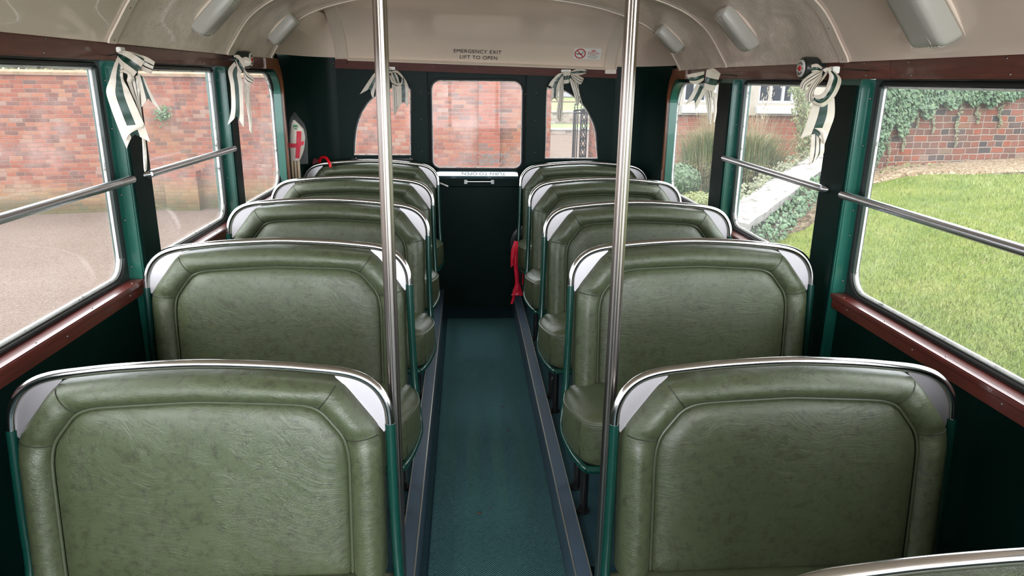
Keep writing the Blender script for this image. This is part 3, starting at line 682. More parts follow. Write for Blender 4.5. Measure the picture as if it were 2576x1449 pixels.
# ------------------------------------------------------------------ ceiling lamps
def lamp(u, v, side, label, length=.20, width=.105):
    i, y = roof_hit(u, v, side); p0 = Vector(roofpt(i, y)); a = Vector(roofpt(max(i-1, 0), y)); c = Vector(roofpt(min(i+1, nb-1), y))
    t = (c-a).normalized(); nrm = Vector(roofpt(i, y, .02))-p0; nrm.normalize(); yv = Vector((0, 1, 0))
    e = empty('ceiling_lamp', p0, label, 'lamp', 'lamps on the coved ceiling')
    def F(a, c, h): return t*a+yv*c+nrm*h
    b = MB(); lo = rrect(-length/2-.012, length/2+.012, -width/2-.010, width/2+.010, (.02,)*4, 4)
    sag = lambda a: -.0 -(a*a)/(2*.36)*.0
    b.plate(lo, [], lambda a, c, q: F(a, c, -.035+q), .043); b.build('base_plate', 'rib_cream', e, bevel=.003)
    b = MB(); rings = []
    for k, h in ((1, .004), (.99, .026), (.955, .044), (.90, .053), (.80, .057), (.5, .059)):
        rings.append([F(a*(k if k > .9 else k*.98), c*k, h) for a, c in rrect(-length/2, length/2, -width/2, width/2, (.014,)*4, 5)])
    b.loft(rings, True, False, True); cv = b.build('diffuser', 'lamp_plastic', e, True, angle=50)
    b = MB()
    for j in range(4):
        for sg in (-1, 1):
            x = sg*length*.455; c = -width*.36+j*.012; b.tube([F(x*1.09, c, .030), F(x*1.03, c, .050), F(x*.95, c, .0575)], .0016, 5)
    for c in (-.33, -.2): b.tube([F(-length*.40, width*c, .0575-.002*(c < -.3)), F(length*.40, width*c, .0575-.002*(c < -.3))], .0012, 5)
    b.build('moulded_ridges', 'lamp_plastic', cv, True)
lamp(530, 18, -1, 'grey ceiling lamp over the window with the large bow, above the gravel side')
lamp(703, 62, -1, 'small-looking grey ceiling lamp near the rear left corner of the roof', .17, .10)
lamp(1866, 62, 1, 'grey ceiling lamp on crazed cream paint above the lawn-side windows')
lamp(1692, 88, 1, 'beige ceiling lamp near the rear right corner, behind the pole', .16, .10)
lamp(2335, 0, 1, 'broken grey ceiling lamp cut by the top edge, over the nearest lawn window', .21, .13)

# ------------------------------------------------------------------ bell pushes
def bell(u, v, x, side, label):
    p = P(u, v, x=x); s = -1 if side == 'left' else 1; xi = XL if s < 0 else XR
    e = empty('bell_push', (xi, p.y, p.z), label, 'bell push'); D = abs(xi-p.x)
    A = lambda h, r, n=24: [(-s*h, r*math.cos(2*PI*j/n), r*math.sin(2*PI*j/n)) for j in range(n)]
    b = MB(); b.loft([A(-.002, .036), A(D*.75, .038), A(D*.9, .036), A(D-.004, .030)], True, False, True); b.build('housing', 'black_green_channel', e, True)
    b = MB(); b.loft([A(D-.006, .0275), A(D, .027), A(D+.001, .025)], True, False, True); f = b.build('face', 'white_card', e, True, angle=30)
    b = MB(); b.loft([A(D-.001, .0088), A(D+.004, .008), A(D+.0055, .005)], True, False, True); b.build('button', 'red_plastic', e, True)
    for k, (word, a0) in enumerate((('PUSH', PI/2), ('ONCE', -PI/2))):
        for j, chx in enumerate(word):
            ang = a0+(1.5-j)*.47*(1 if k == 0 else -1); rr = .0180
            hy = -s*math.cos(ang)*rr; hz_ = math.sin(ang)*rr
            ob = text_mesh(chx, .0118, 'black_ink', 'lettering', f, (-s*(D+.0012), 0, 0), (0, 0, 0), .0003, bold=.0003)
            up = Vector((0, -s*math.cos(ang), math.sin(ang)))*(1 if k == 0 else -1); nz = Vector((-s, 0, 0)); rx = up.cross(nz)
            m = Matrix((rx, up, nz)).transposed().to_4x4(); c = Vector((-s*(D+.0012), hy, hz_)); m.translation = c-up*.0042; ob.matrix_local = m
    for sg in (-1, 1):
        q = MB(); q.loft([[(-s*(D+h), sg*.0175+.0022*math.cos(2*PI*j/8), .0022*math.sin(2*PI*j/8)) for j in range(8)] for h in (0, .0018)], True, False, True); q.build('rivet', 'black_ink', f)
bell(2013, 172, 1.11, 'right', 'round bell push reading PUSH ONCE with a red button, behind the lawn-side bow')
bell(633, 150, -.955, 'left', 'dark round bell push above the bow nearest the red cross bundle')

# ------------------------------------------------------------------ notices
def rear_surface(u, v):
    d = FW + RT*((u-1288)/FPX) - UP*((v-724.5)/FPX); best = None
    for k in range(len(RP)):
        y, z = RP[k]; t = y/d.y; x = d.x*t; zz = z+tz(x, 4.65)*(1.05-.5*(z-1.565)/.36); e = abs(EYE.z+d.z*t-zz)
        if best is None or e < best[0]: best = (e, k, x, y, zz)
    _, k, x, y, zz = best; t = RP[min(k+1, len(RP)-1)]-RP[max(k-1, 0)]; t = t/np.linalg.norm(t)
    up = Vector((0, t[0], t[1])); return Vector((x, y, zz)), up
def frame_on(u, v, roll=.02):
    c, up = rear_surface(u, v); rx = Vector((1, 0, -roll)).normalized(); up = (up-rx*up.dot(rx)).normalized(); nz = rx.cross(up)
    m = Matrix((rx, up, nz)).transposed().to_4x4(); m.translation = c+nz*.006; return m
m = frame_on(1201, 134); e = empty('exit_notice', (0, 0, 0), 'black lettering EMERGENCY EXIT LIFT TO OPEN on the cream rear dome', 'notice'); e.matrix_world = m
text_mesh('EMERGENCY EXIT', .0345, 'black_ink', 'lettering', e, (0, .006, 0), (0, 0, 0), .0004, scale=(1.0, .95, 1), space=1.08)
text_mesh('LIFT TO OPEN', .0345, 'black_ink', 'lettering', e, (.008, -.034, 0), (0, 0, 0), .0004, scale=(1.0, .95, 1), space=1.08)
m = frame_on(1478, 133); e = empty('no_smoking_sign', (0, 0, 0), 'small white NO SMOKING sticker with red ring on the rear dome', 'sign'); e.matrix_world = m @ Matrix.Scale(.93, 4)
b = MB(); b.box(-.092, .090, -.041, .041, -.0006, .0006); b.build('sticker', 'white_card', e)
ring = MB(); n = 40
R_ = lambda r, z: [(-.050+r*math.cos(2*PI*j/n), r*math.sin(2*PI*j/n), z) for j in range(n)]
ring.loft([R_(.037, .0006), R_(.037, .0014), R_(.0305, .0014), R_(.0305, .0006)], True, True)
ring.add([(-.050+(-.030)*.72-.003, .023-.002, .0015), (-.050+(-.030)*.72+.002, .023+.002, .0015), (-.050+.030*.72+.003, -.023+.002, .0015), (-.050+.030*.72-.002, -.023-.002, .0015)], [(0, 3, 2, 1)])
ring.build('ring_and_bar', 'sign_red', e)
b = MB(); b.box(-.076, -.034, -.0055, .0005, .0007, .0011); b.tube([(-.036, .004, .001), (-.031, .009, .001), (-.036, .014, .001), (-.040, .020, .001)], .0012, 5); b.tube([(-.030, .003, .001), (-.025, .009, .001), (-.031, .015, .001)], .0012, 5); b.build('cigarette', 'black_ink', e)
text_mesh('NO', .018, 'sign_red', 'lettering', e, (.038, .018, .0008), (0, 0, 0), .0003, bold=.0008)
text_mesh('SMOKING', .0165, 'sign_red', 'lettering', e, (.038, .0045, .0008), (0, 0, 0), .0003, scale=(1.05, 1, 1))
b = MB(); b.box(0.0, .078, -.0022, 0.0, .0006, .0010); b.build('rule', 'sign_red', e)
for k, tx in enumerate(('It is against', 'the law to smoke', 'in this vehicle.')): text_mesh(tx, .0098, 'black_ink', 'lettering', e, (.038, -.012-k*.0105, .0008), (0, 0, 0), .0003)

# ------------------------------------------------------------------ ribbon bows
def strip(name, parent, org, sc, pl, face, st, end=None, n=6, puff=0.0, m2=None):
    """a band of ribbon: st lists (left edge, right edge, depth) down its length"""
    A = np.array([[a, c, d, e, (q if q is not None else 0)] for (a, c, d, e, *r) in st for q in [r[0] if r else 0]], float); A = crom(A, 6)
    nu = 8; vs = []; uv = []
    L = len(A)
    back = []
    for k, (a, c, d, e, q) in enumerate(A):
        for j in range(nu+1):
            t = j/nu; u = org[0]+sc*(a+(d-a)*t); v = org[1]+sc*(c+(e-c)*t)
            if end == 'notch':
                f = max(0, (k-(L-7))/6); v2 = (1-abs(2*t-1))
                pk = A[max(L-7, 0)]; uu = org[0]+sc*(pk[0]+(pk[2]-pk[0])*t); vv = org[1]+sc*(pk[1]+(pk[3]-pk[1])*t)
                w = f*v2*.62; u = u*(1-w)+uu*w; v = v*(1-w)+vv*w
            dep = pl+q*.001-puff*math.sin(PI*t)*.002+.0012*math.sin(k*.9+t*3)
            vs.append(tuple(P(u, v, y=dep))); uv.append((t, k/L))
    W_ = nu+1; fs = [(k*W_+j, k*W_+j+1, (k+1)*W_+j+1, (k+1)*W_+j) for k in range(L-1) for j in range(nu)]
    n0 = len(vs); vs2 = vs+[(x, y+.0012, z) for x, y, z in vs]; fs2 = fs+[tuple(i+n0 for i in reversed(f)) for f in fs]
    me = bpy.data.meshes.new(name); me.from_pydata(vs2, [], fs2)
    me.materials.append(MATS[{'g': 'ribbon_green', 'b': 'ribbon_lines', 'w': 'ribbon_white', 'r': 'red_satin'}[face]]); me.materials.append(MATS[m2 or ('ribbon_lines' if face == 'g' else 'ribbon_white' if face != 'r' else 'red_satin')])
    me.polygons.foreach_set('material_index', [0]*len(fs)+[1]*len(fs)); me.polygons.foreach_set('use_smooth', [True]*len(fs2))
    ul = me.uv_layers.new(name='UVMap'); uv2 = uv+uv
    for lp in me.loops: ul.data[lp.index].uv = uv2[lp.vertex_index]
    o = bpy.data.objects.new(name, me); C.objects.link(o)
    if parent is not None:
        o.parent = parent; o.matrix_parent_inverse = Matrix.Translation(parent.location).inverted()
    return o
def bow(org, sc, pl, root_px, label, parts, clip=None):
    e = empty('ribbon_bow', P(*root_px, y=pl), label, 'bow', 'green and white ribbon bows')
    for nm, face, st, *ex in parts: strip(nm, e, org, sc, pl, face, st, ex[0] if ex else None, puff=(4 if nm == 'loop' else 1.5))
    s = -1 if root_px[0] < 1288 else 1
    if pl < 4:
        k = P(*root_px, y=pl); b = MB(); xw = (XL if s < 0 else XR)
        b.tube([(k.x, pl+.002, k.z), ((k.x+xw)/2, pl+.02, k.z+.004), (xw+s*.004, pl+.03, k.z)], .0016, 8); o = b.build('tie', 'black_rubber', e, True); o.matrix_parent_inverse = Matrix.Translation(e.location).inverted()
    if clip:
        a = P(*clip[0], y=pl+.004); c = P(*clip[1], y=pl+.004); b = MB(); b.box(a.x, c.x, pl-.001, pl+.03, c.z, a.z); o = b.build('clip', 'white_card', e, bevel=.002); o.matrix_parent_inverse = Matrix.Translation(e.location).inverted()
bow((250, 110), .2278, 2.20, (305, 140), 'large green and white ribbon bow nearest on the gravel-side pillar', [
    ('tail', 'b', [(300, 400, 440, 340, 14), (360, 560, 445, 500, 14), (415, 690, 450, 640, 14), (465, 1000, 505, 1040, 14), (488, 1350, 526, 1300, 14), (500, 1418, 520, 1395, 14)]),
    ('tail', 'g', [(420, 320, 500, 380, 10), (445, 470, 570, 540, 10), (465, 700, 695, 765, 10)], 'notch'),
    ('tail', 'g', [(200, 140, 262, 230, 0), (155, 250, 262, 380, 0), (110, 400, 320, 500, -2), (75, 530, 375, 620, -3), (130, 720, 445, 780, -3), (200, 910, 500, 905, -2), (300, 1160, 560, 1085, 0)], 'notch'),
    ('tail', 'w', [(300, 905, 480, 890, -8), (270, 990, 470, 930, -9), (290, 1080, 330, 960, -8)]),
    ('loop', 'b', [(400, 110, 440, 250, 6), (520, 145, 500, 310, 4), (612, 200, 575, 332, 6)]),
    ('loop', 'w', [(215, 290, 240, 325, -6), (280, 278, 270, 320, -8), (345, 320, 310, 345, -10), (385, 380, 305, 400, -8), (370, 420, 310, 415, -4)]),
    ('loop', 'g', [(215, 85, 195, 150, -2), (300, 80, 230, 235, -8), (400, 130, 300, 300, -12), (500, 200, 378, 362, -10)]),
    ('loop', 'g', [(210, 80, 225, 120, 2), (330, 85, 330, 120, 0), (430, 115, 420, 160, 2), (500, 150, 480, 200, 4)]),
    ], ((292, 118), (306, 132)))
bow((540, 110), .2416, 3.19, (604, 150), 'small green and white ribbon bow on the second gravel-side pillar, beside a dark bell push', [
    ('tail', 'b', [(300, 380, 350, 420, 8), (305, 520, 345, 560, 8), (345, 740, 385, 760, 8), (362, 900, 388, 965, 8)]),
    ('tail', 'b', [(320, 400, 360, 430, 10), (355, 600, 380, 640, 10), (382, 680, 405, 750, 10)]),
    ('tail', 'g', [(205, 190, 270, 290, 0), (140, 280, 275, 340, -2), (165, 440, 290, 460, -2), (172, 680, 302, 690, -2), (135, 845, 302, 870, 0)], 'notch'),
    ('loop', 'w', [(275, 150, 300, 225, -3), (330, 138, 335, 235, -6), (382, 168, 380, 220, -2)]),
    ('loop', 'b', [(300, 240, 300, 300, -2), (330, 290, 310, 390, -6), (380, 330, 340, 425, -8), (412, 370, 385, 425, -4)]),
    ('loop', 'g', [(196, 122, 215, 175, -5), (240, 115, 225, 215, -8), (278, 145, 240, 275, -10), (325, 225, 265, 318, -8)]),
    ])
bow((1960, 110), .2278, 2.085, (2082, 176), 'large green and white ribbon bow beside the PUSH ONCE bell push', [
    ('tail', 'b', [(360, 930, 490, 960, 6), (352, 1100, 500, 1110, 6), (340, 1235, 492, 1210, 6), (330, 1345, 440, 1255, 6)]),
    ('tail', 'g', [(385, 620, 612, 600, 0), (340, 760, 612, 790, -2), (295, 900, 560, 950, -2), (235, 1045, 500, 1115, 0)], 'notch'),
    ('tail', 'w', [(380, 930, 480, 930, -5), (450, 980, 530, 1010, -6), (490, 1110, 515, 1060, -4)]),
    ('loop', 'g', [(480, 262, 445, 318, 4), (420, 222, 410, 322, 0), (356, 232, 362, 326, 4)]),
    ('loop', 'b', [(490, 290, 470, 330, -2), (370, 320, 420, 400, -6), (260, 405, 310, 470, -8), (222, 480, 300, 532, -4)]),
    ('loop', 'b', [(480, 310, 470, 380, -4), (370, 420, 400, 490, -8), (300, 540, 370, 590, -10), (288, 620, 390, 662, -8)]),
    ('loop', 'w', [(545, 300, 500, 330, 0), (500, 380, 430, 450, -3), (400, 490, 380, 530, -5), (384, 560, 378, 590, -6)]),
    ('loop', 'g', [(520, 275, 620, 310, -4), (555, 350, 688, 400, -10), (530, 450, 640, 545, -14), (495, 530, 560, 645, -16), (440, 565, 470, 700, -16), (384, 560, 376, 655, -14)]),
    ('knot', 'w', [(480, 285, 510, 320, -8), (530, 262, 545, 300, -10), (580, 270, 580, 330, -8)]),
    ], ((2095, 167), (2110, 185)))
bow((1580, 130), .3521, 3.13, (1786, 190), 'green and white ribbon bow in front of the tall ornamental grass window', [
    ('tail', 'b', [(540, 265, 600, 290, 4), (562, 400, 600, 400, 4), (575, 510, 592, 520, 4)]),
    ('tail', 'w', [(598, 280, 632, 300, 2), (612, 400, 634, 420, 2), (604, 500, 620, 505, 2)]),
    ('tail', 'g', [(490, 225, 560, 265, 0), (455, 300, 535, 320, -2), (408, 378, 480, 418, 0)], 'notch'),
    ('loop', 'b', [(540, 260, 610, 280, 0), (560, 300, 615, 300, -4), (570, 330, 612, 325, -2)]),
    ('loop', 'g', [(545, 140, 540, 205, -2), (480, 152, 490, 232, -5), (418, 165, 445, 226, -2)]),
    ('loop', 'w', [(560, 130, 570, 160, 2), (610, 118, 615, 150, 4), (662, 155, 655, 175, 2)]),
    ('loop', 'g', [(562, 128, 540, 268, -6), (600, 142, 585, 280, -10), (660, 160, 618, 278, -6)]),
    ])
bow((900, 165), .0932, 4.60, (985, 180), 'green and white ribbon bow on the rear window half hidden by the pole', [
    ('tail', 'b', [(920, 500, 1075, 560, 4), (940, 800, 1090, 850, 4), (955, 1180, 1105, 1150, 4), (968, 1365, 1060, 1225, 4)]),
    ('tail', 'g', [(1080, 550, 1370, 560, 2), (1090, 850, 1376, 850, 2), (1115, 1140, 1345, 1125, 2)], 'notch'),
    ('tail', 'g', [(800, 120, 780, 260, 0), (620, 150, 640, 330, 0), (450, 200, 540, 450, -2), (320, 370, 470, 620, -2), (50, 775, 420, 910, 0)], 'notch'),
    ('loop', 'g', [(890, 190, 1000, 170, 4), (920, 330, 1080, 290, 3), (1000, 485, 1120, 450, 2)]),
    ('loop', 'w', [(880, 160, 895, 200, -4), (1050, 128, 1040, 195, -6), (1190, 240, 1160, 300, -6), (1258, 340, 1200, 340, -4)]),
    ('loop', 'w', [(855, 290, 895, 250, -4), (900, 440, 945, 390, -6), (1010, 520, 1030, 470, -6), (1130, 540, 1140, 450, -4)]),
    ('loop', 'g', [(1258, 330, 1190, 330, -6), (1310, 420, 1170, 450, -9), (1365, 555, 1080, 545, -6)]),
    ('knot', 'g', [(800, 55, 800, 225, -6), (860, 60, 855, 210, -10), (915, 75, 900, 190, -6)]),
    ], ((975, 168), (994, 176)))
bow((1360, 160), .1104, 4.60, (1427, 182), 'green and white ribbon bow above the rear window with the iron gate', [
    ('tail', 'g', [(250, 540, 400, 590, 6), (245, 700, 395, 740, 6), (240, 860, 385, 870, 6)], 'notch'),
    ('tail', 'b', [(440, 420, 520, 260, 2), (405, 800, 522, 780, 2), (362, 1190, 492, 1195, 2), (440, 1335, 470, 1300, 2)]),
    ('tail', 'b', [(640, 290, 760, 390, 2), (690, 480, 835, 480, 2), (780, 780, 900, 790, 2), (800, 960, 860, 960, 2)]),
    ('tail', 'g', [(790, 400, 860, 420, 4), (835, 620, 880, 640, 4), (850, 880, 980, 1010, 4)], 'notch'),
    ('tail', 'g', [(515, 205, 525, 280, -3), (400, 235, 500, 350, -5), (260, 370, 450, 480, -5), (178, 495, 432, 628, -3)]),
    ('loop', 'g', [(685, 185, 685, 235, -3), (800, 128, 770, 265, -7), (900, 113, 900, 262, -8), (1042, 150, 1032, 225, -4)]),
    ('loop', 'b', [(685, 225, 690, 290, -3), (800, 240, 750, 370, -8), (935, 310, 892, 474, -10), (985, 335, 955, 420, -6)]),
    ('knot', 'g', [(515, 185, 530, 460, -8), (600, 178, 590, 455, -12), (685, 180, 655, 440, -8)]),
    ], ((1412, 175), (1436, 182)))

# ------------------------------------------------------------------ odds and ends at the back
# furled flag in a clear bag, standing on the last left seat
e = empty('furled_flag', P(745, 440, y=4.32)); e.location.z = .555
tag(e, 'furled white flag with red cross in a clear bag on wooden sticks, rear left corner', 'flag')
F0 = e.location.copy()
def rel(o): o.parent = e; o.matrix_parent_inverse = Matrix.Translation(F0).inverted(); return o
def pl_(u, v, y=4.32): return P(u, v, y=y)
b = MB(); rings = []
for v, l, r in ((302, 737, 741), (312, 732, 752), (325, 731, 764), (345, 730, 768), (370, 729, 766), (385, 730, 762), (400, 731, 756), (404, 734, 752)):
    a = pl_(l, v); c = pl_(r, v); m_ = (a+c)/2; w = (c.x-a.x)/2; rings.append([(m_.x+w*math.cos(2*PI*j/16), m_.y+w*.45*math.sin(2*PI*j/16), m_.z) for j in range(16)])
b.loft(rings, True, False, True); rel(b.build('cloth', 'flag_white', None, True))
fl = bpy.data.objects[[q.name for q in ch(e)][-1]]
def patch(name, quads, m, dy):
    b = MB()
    for kq, st in enumerate(quads):
        dy += .0012*kq; A = crom(np.array(st, float), 4); b.loft([[tuple(pl_(u, v, 4.32-dy)) for u, v in (((a, c)), ((a+d)/2, (c+f)/2), (d, f))] for a, c, d, f in A], False)
        b.loft([[tuple(pl_(u, v, 4.32-dy+.0015)) for u, v in (((a, c)), ((a+d)/2, (c+f)/2), (d, f))] for a, c, d, f in A], False)
    return rel(b.build(name, m, None, True, fix=False))
patch('red_cross', [[(746, 330, 758, 330), (745, 358, 757, 358), (743, 398, 753, 399)], [(726, 360, 727, 371), (746, 361, 745, 371), (765, 354, 764, 364)]], 'flag_red', .031)
patch('green_print', [[(738, 314, 747, 314), (737, 320, 750, 320)], [(740, 322, 748, 323), (741, 325, 747, 326)]], 'leaf_green_ink', .026)
for k, u in enumerate((734, 742, 750)):
    b = MB(); a = pl_(u, 398, 4.325); c = pl_(u+4, 470, 4.325); b.tube([(a.x, a.y, a.z), (c.x, c.y, F0.z)], .008, 8); rel(b.build('stick', 'pale_stick', None, True))
b = MB(); rings = []
for v, l, r in ((282, 739, 742), (296, 731, 752), (310, 728, 764), (330, 727, 771), (360, 727, 773), (395, 729, 774), (412, 747, 775)):
    a = pl_(l, v); c = pl_(r, v); m_ = (a+c)/2; w = (c.x-a.x)/2; rings.append([(m_.x+w*math.cos(2*PI*j/20)*(1+.05*math.sin(3*j+v)), m_.y+w*.62*math.sin(2*PI*j/20), m_.z) for j in range(20)])
b.loft(rings, True, False, False); rel(b.build('plastic_bag', 'clear_plastic', None, True))
# red umbrella hooked over the rail of the last left seat
yb5 = 1.4804+4*.75; p0 = P(822, 403, y=yb5)
e2 = empty('umbrella', (p0.x, yb5, p0.z), 'red umbrella with curved red handle hooked over the last seat rail', 'umbrella')
pts = []
for u, v, y in ((806, 425, yb5+.06), (804, 408, yb5+.055), (808, 397, yb5+.035), (818, 396, yb5+.005), (825, 403, yb5-.03), (830, 413, yb5-.065), (831, 421, yb5-.07)): pts.append(tuple(P(u, v, y=y)))
b = MB(); pp = crom(pts, 5); b.tube(pp, [.0085]*(len(pp)-1)+[.0075], 12); o = b.build('handle', 'red_plastic', e2, True); o.matrix_parent_inverse = Matrix.Translation(e2.location).inverted()
b = MB(); rings = []
for v, l, r in ((398, 785, 795), (404, 779, 803), (416, 776, 806), (440, 776, 806), (520, 784, 802), (600, 790, 797)):
    a = P(l, v, y=yb5+.09); c = P(r, v, y=yb5+.09); m_ = (a+c)/2; w = (c.x-a.x)/2; rings.append([(m_.x+w*math.cos(2*PI*j/14)*(1+.12*(j % 2)), m_.y+.5*w*math.sin(2*PI*j/14), m_.z) for j in range(14)])
b.loft(rings, True, False, True); o = b.build('canopy', 'dark_red_cloth', e2, True); o.matrix_parent_inverse = Matrix.Translation(e2.location).inverted()
# red ribbon hanging from the aisle corner of the last right seat
OR, SC, PLr = (1230, 560), .1656, 4.20
e3 = empty('red_ribbon', P(1298, 608, y=PLr), 'shiny red ribbon hanging at the aisle corner of the last lawn-side seat', 'ribbon')
for st in ([(385, 275, 440, 285), (340, 420, 415, 470), (330, 560, 385, 600), (332, 685, 372, 650)],
           [(395, 275, 445, 300), (382, 480, 440, 470), (375, 640, 440, 630), (395, 850, 460, 850), (400, 980, 470, 960)],
           [(395, 940, 470, 930), (360, 1060, 500, 1040), (335, 1105, 520, 1110)],
           [(370, 1050, 420, 1060), (350, 1150, 390, 1160), (322, 1235, 365, 1238)]): strip('tail', e3, OR, SC, PLr, 'r', st, puff=5)
q = MB(); q.tube([tuple(P(1230+.1656*u, 560+.1656*v, y=PLr+.012)) for u, v in ((522, 675), (518, 800), (512, 945))], .004, 8); o = q.build('strap', 'red_satin', e3, True); o.matrix_parent_inverse = Matrix.Translation(e3.location).inverted()
q = MB(); pA = P(1230+.1656*465, 560+.1656*930, y=PLr); q.tube([(pA.x, pA.y, pA.z+.03), (pA.x, pA.y, pA.z+.008)], .006, 8); o = q.build('metal_end', 'chrome', e3, True); o.matrix_parent_inverse = Matrix.Translation(e3.location).inverted()
# round black case leaning behind the last right seat
pc = P(1316, 616, y=4.615); b = MB(); rr = .092
b.loft([[(pc.x+r*math.cos(2*PI*j/32), pc.y+h, pc.z+r*1.35*math.sin(2*PI*j/32)) for j in range(32)] for r, h in ((rr*.86, -.012), (rr*.97, -.010), (rr, 0), (rr*.97, .010), (rr*.8, .014))], True, False, True)
e4 = empty('round_case', (pc.x, pc.y, .11), 'flat round black case edge behind the last lawn-side seat', 'case')
o = b.build('shell', 'black_enamel', e4, True); o.matrix_parent_inverse = Matrix.Translation(e4.location).inverted()
q = MB(); q.tube([(pc.x+rr*math.cos(t), pc.y-.006, pc.z+rr*1.35*math.sin(t)) for t in np.linspace(0, 2*PI, 40)[:-1]], .003, 6, True); o = q.build('rim', 'chrome', e4, True); o.matrix_parent_inverse = Matrix.Translation(e4.location).inverted()
q = MB(); q.box(pc.x-.03, pc.x+.03, pc.y-.01, pc.y+.01, .11, pc.z-rr*1.2); o = q.build('stand', 'black_enamel', e4); o.matrix_parent_inverse = Matrix.Translation(e4.location).inverted()
# bits of leaf on the runner
for (u, v, a), lb in zip(((1264, 1023, .3), (1277, 1084, 1.2), (1205, 1291, .1), (1234, 1281, .9)), ('small curled brown leaf scrap halfway along the aisle carpet', 'small dark leaf scrap just in front of the halfway leaf scrap', 'brown leaf scrap nearest the camera on the aisle carpet', 'tiny crumb of leaf beside the nearest leaf scrap')):
    p = P(u, v, z=.0085); s = .008 if a != .9 else .005; b = MB()
    b.loft([[(s*t*1.2, -.35*s*math.sin(PI*(t+1)/2), .0015*math.sin(5*t)), (s*t*1.2, 0, .002+.002*math.cos(3*t)), (s*t*1.2, .35*s*math.sin(PI*(t+1)/2), .001)] for t in np.linspace(-1, 1, 7)], False)
    o = b.build('leaf_scrap', 'brown_leaf', None, True); o.location = p; o.rotation_euler.z = a; tag(o, lb, 'leaf')
#EXTERIOR
# ------------------------------------------------------------------ outside: materials
def brick(name, stops, mortar, bw=.21, rh=.07, ms=.0055, bloom=.65, moss=True, zb=-.9, rough=.85, sq=1.0, sf=2):
    m = mat(name, (0.2016, 0.0756, 0.0504), rough, spec=.2); nt = m.node_tree; b = bs(m)
    uv = nt.nodes.new('ShaderNodeUVMap').outputs[0]
    wob = nt.nodes.new('ShaderNodeTexNoise'); wob.inputs['Scale'].default_value = 6; nt.links.new(uv, wob.inputs['Vector'])
    sc = node(nt, 'ShaderNodeVectorMath', operation='SCALE'); sc.inputs['Scale'].default_value = .022; nt.links.new(wob.outputs['Color'], sc.inputs[0])
    ad = node(nt, 'ShaderNodeVectorMath', operation='ADD'); nt.links.new(uv, ad.inputs[0]); nt.links.new(sc.outputs[0], ad.inputs[1])
    br = nt.nodes.new('ShaderNodeTexBrick'); nt.links.new(ad.outputs[0], br.inputs['Vector'])
    br.inputs['Color1'].default_value = (0, 0, 0, 1); br.inputs['Color2'].default_value = (1, 1, 1, 1); br.inputs['Mortar'].default_value = (0, 0, 0, 1)
    br.inputs['Scale'].default_value = 1; br.inputs['Brick Width'].default_value = bw; br.inputs['Row Height'].default_value = rh
    br.inputs['Mortar Size'].default_value = ms; br.inputs['Mortar Smooth'].default_value = .7; br.inputs['Bias'].default_value = 0; br.squash = sq; br.squash_frequency = sf
    c = ramp(nt, br.outputs['Color'], stops)
    n1 = noise(nt, uv, 1.1, 6, .65); n2 = noise(nt, uv, 34, 4, .7); n3 = noise(nt, uv, .45, 4, .6)
    c = mix(nt, ramp(nt, n2, [(.3, (.35,)*3), (.6, (0,)*3)]), c, (0.0504, 0.0252, 0.0202))
    c = mix(nt, math_(nt, 'MULTIPLY', ramp(nt, n1, [(.48, (0,)*3), (.68, (1,)*3)]), bloom), c, (0.2520, 0.1714, 0.1562))
    c = mix(nt, math_(nt, 'MULTIPLY', ramp(nt, n3, [(.55, (0,)*3), (.70, (1,)*3)]), .35), c, (0.1714, 0.1109, 0.0504))
    c = mix(nt, br.outputs['Fac'], c, mortar)
    if moss:
        sx = nt.nodes.new('ShaderNodeSeparateXYZ'); nt.links.new(uv, sx.inputs[0])
        hgt = math_(nt, 'ADD', sx.outputs[1], math_(nt, 'MULTIPLY', math_(nt, 'SUBTRACT', n1, .5), -.55))
        c = mix(nt, ramp(nt, math_(nt, 'SUBTRACT', hgt, zb), [(.0, (.85,)*3), (.16, (.6,)*3), (.34, (0,)*3)]), c, (0.0504, 0.0605, 0.0227))
        c = mix(nt, ramp(nt, math_(nt, 'SUBTRACT', hgt, zb), [(.15, (.0,)*3), (.3, (.55,)*3), (.62, (0,)*3)]), c, (0.1714, 0.1361, 0.0655))
    nt.links.new(c, b.inputs['Base Color'])
    h = math_(nt, 'SUBTRACT', math_(nt, 'MULTIPLY', n2, .3), br.outputs['Fac'])
    nt.links.new(bump(nt, h, .7, .012), b.inputs['Normal']); return m
brick('garden_brick', [(0, (0.1000, 0.0560, 0.0464)), (.18, (0.1320, 0.0576, 0.0448)), (.4, (0.1800, 0.0600, 0.0400)), (.75, (0.2200, 0.0768, 0.0464)), (.92, (0.2280, 0.1080, 0.0680)), (1, (0.1920, 0.1280, 0.1040))], (0.2000, 0.1400, 0.1160), bw=.20, ms=.0055, bloom=.65, sq=.68, sf=3)
brick('old_mixed_brick', [(0, (0.0308, 0.0280, 0.0280)), (.14, (0.0476, 0.0392, 0.0370)), (.2, (0.0840, 0.0476, 0.0381)), (.42, (0.1036, 0.0476, 0.0347)), (.66, (0.1372, 0.0504, 0.0325)), (.84, (0.1680, 0.0448, 0.0213)), (.93, (0.1176, 0.0812, 0.0532)), (1, (0.1512, 0.1064, 0.0868))], (0.2016, 0.1596, 0.1316), bw=.185, ms=.0085, bloom=.18, moss=False, sq=.62, sf=2)
brick('pier_brick', [(0, (0.1080, 0.0756, 0.0702)), (.12, (0.1404, 0.0810, 0.0648)), (.16, (0.1836, 0.0562, 0.0367)), (1, (0.2376, 0.0810, 0.0540))], (0.1866, 0.1400, 0.1166), bloom=.12, moss=False)
brick('house_brick', [(0, (0.1520, 0.0492, 0.0313)), (.5, (0.2057, 0.0626, 0.0358)), (1, (0.2325, 0.0850, 0.0492))], (0.1996, 0.1738, 0.1513), bloom=.1, moss=False, ms=.006)
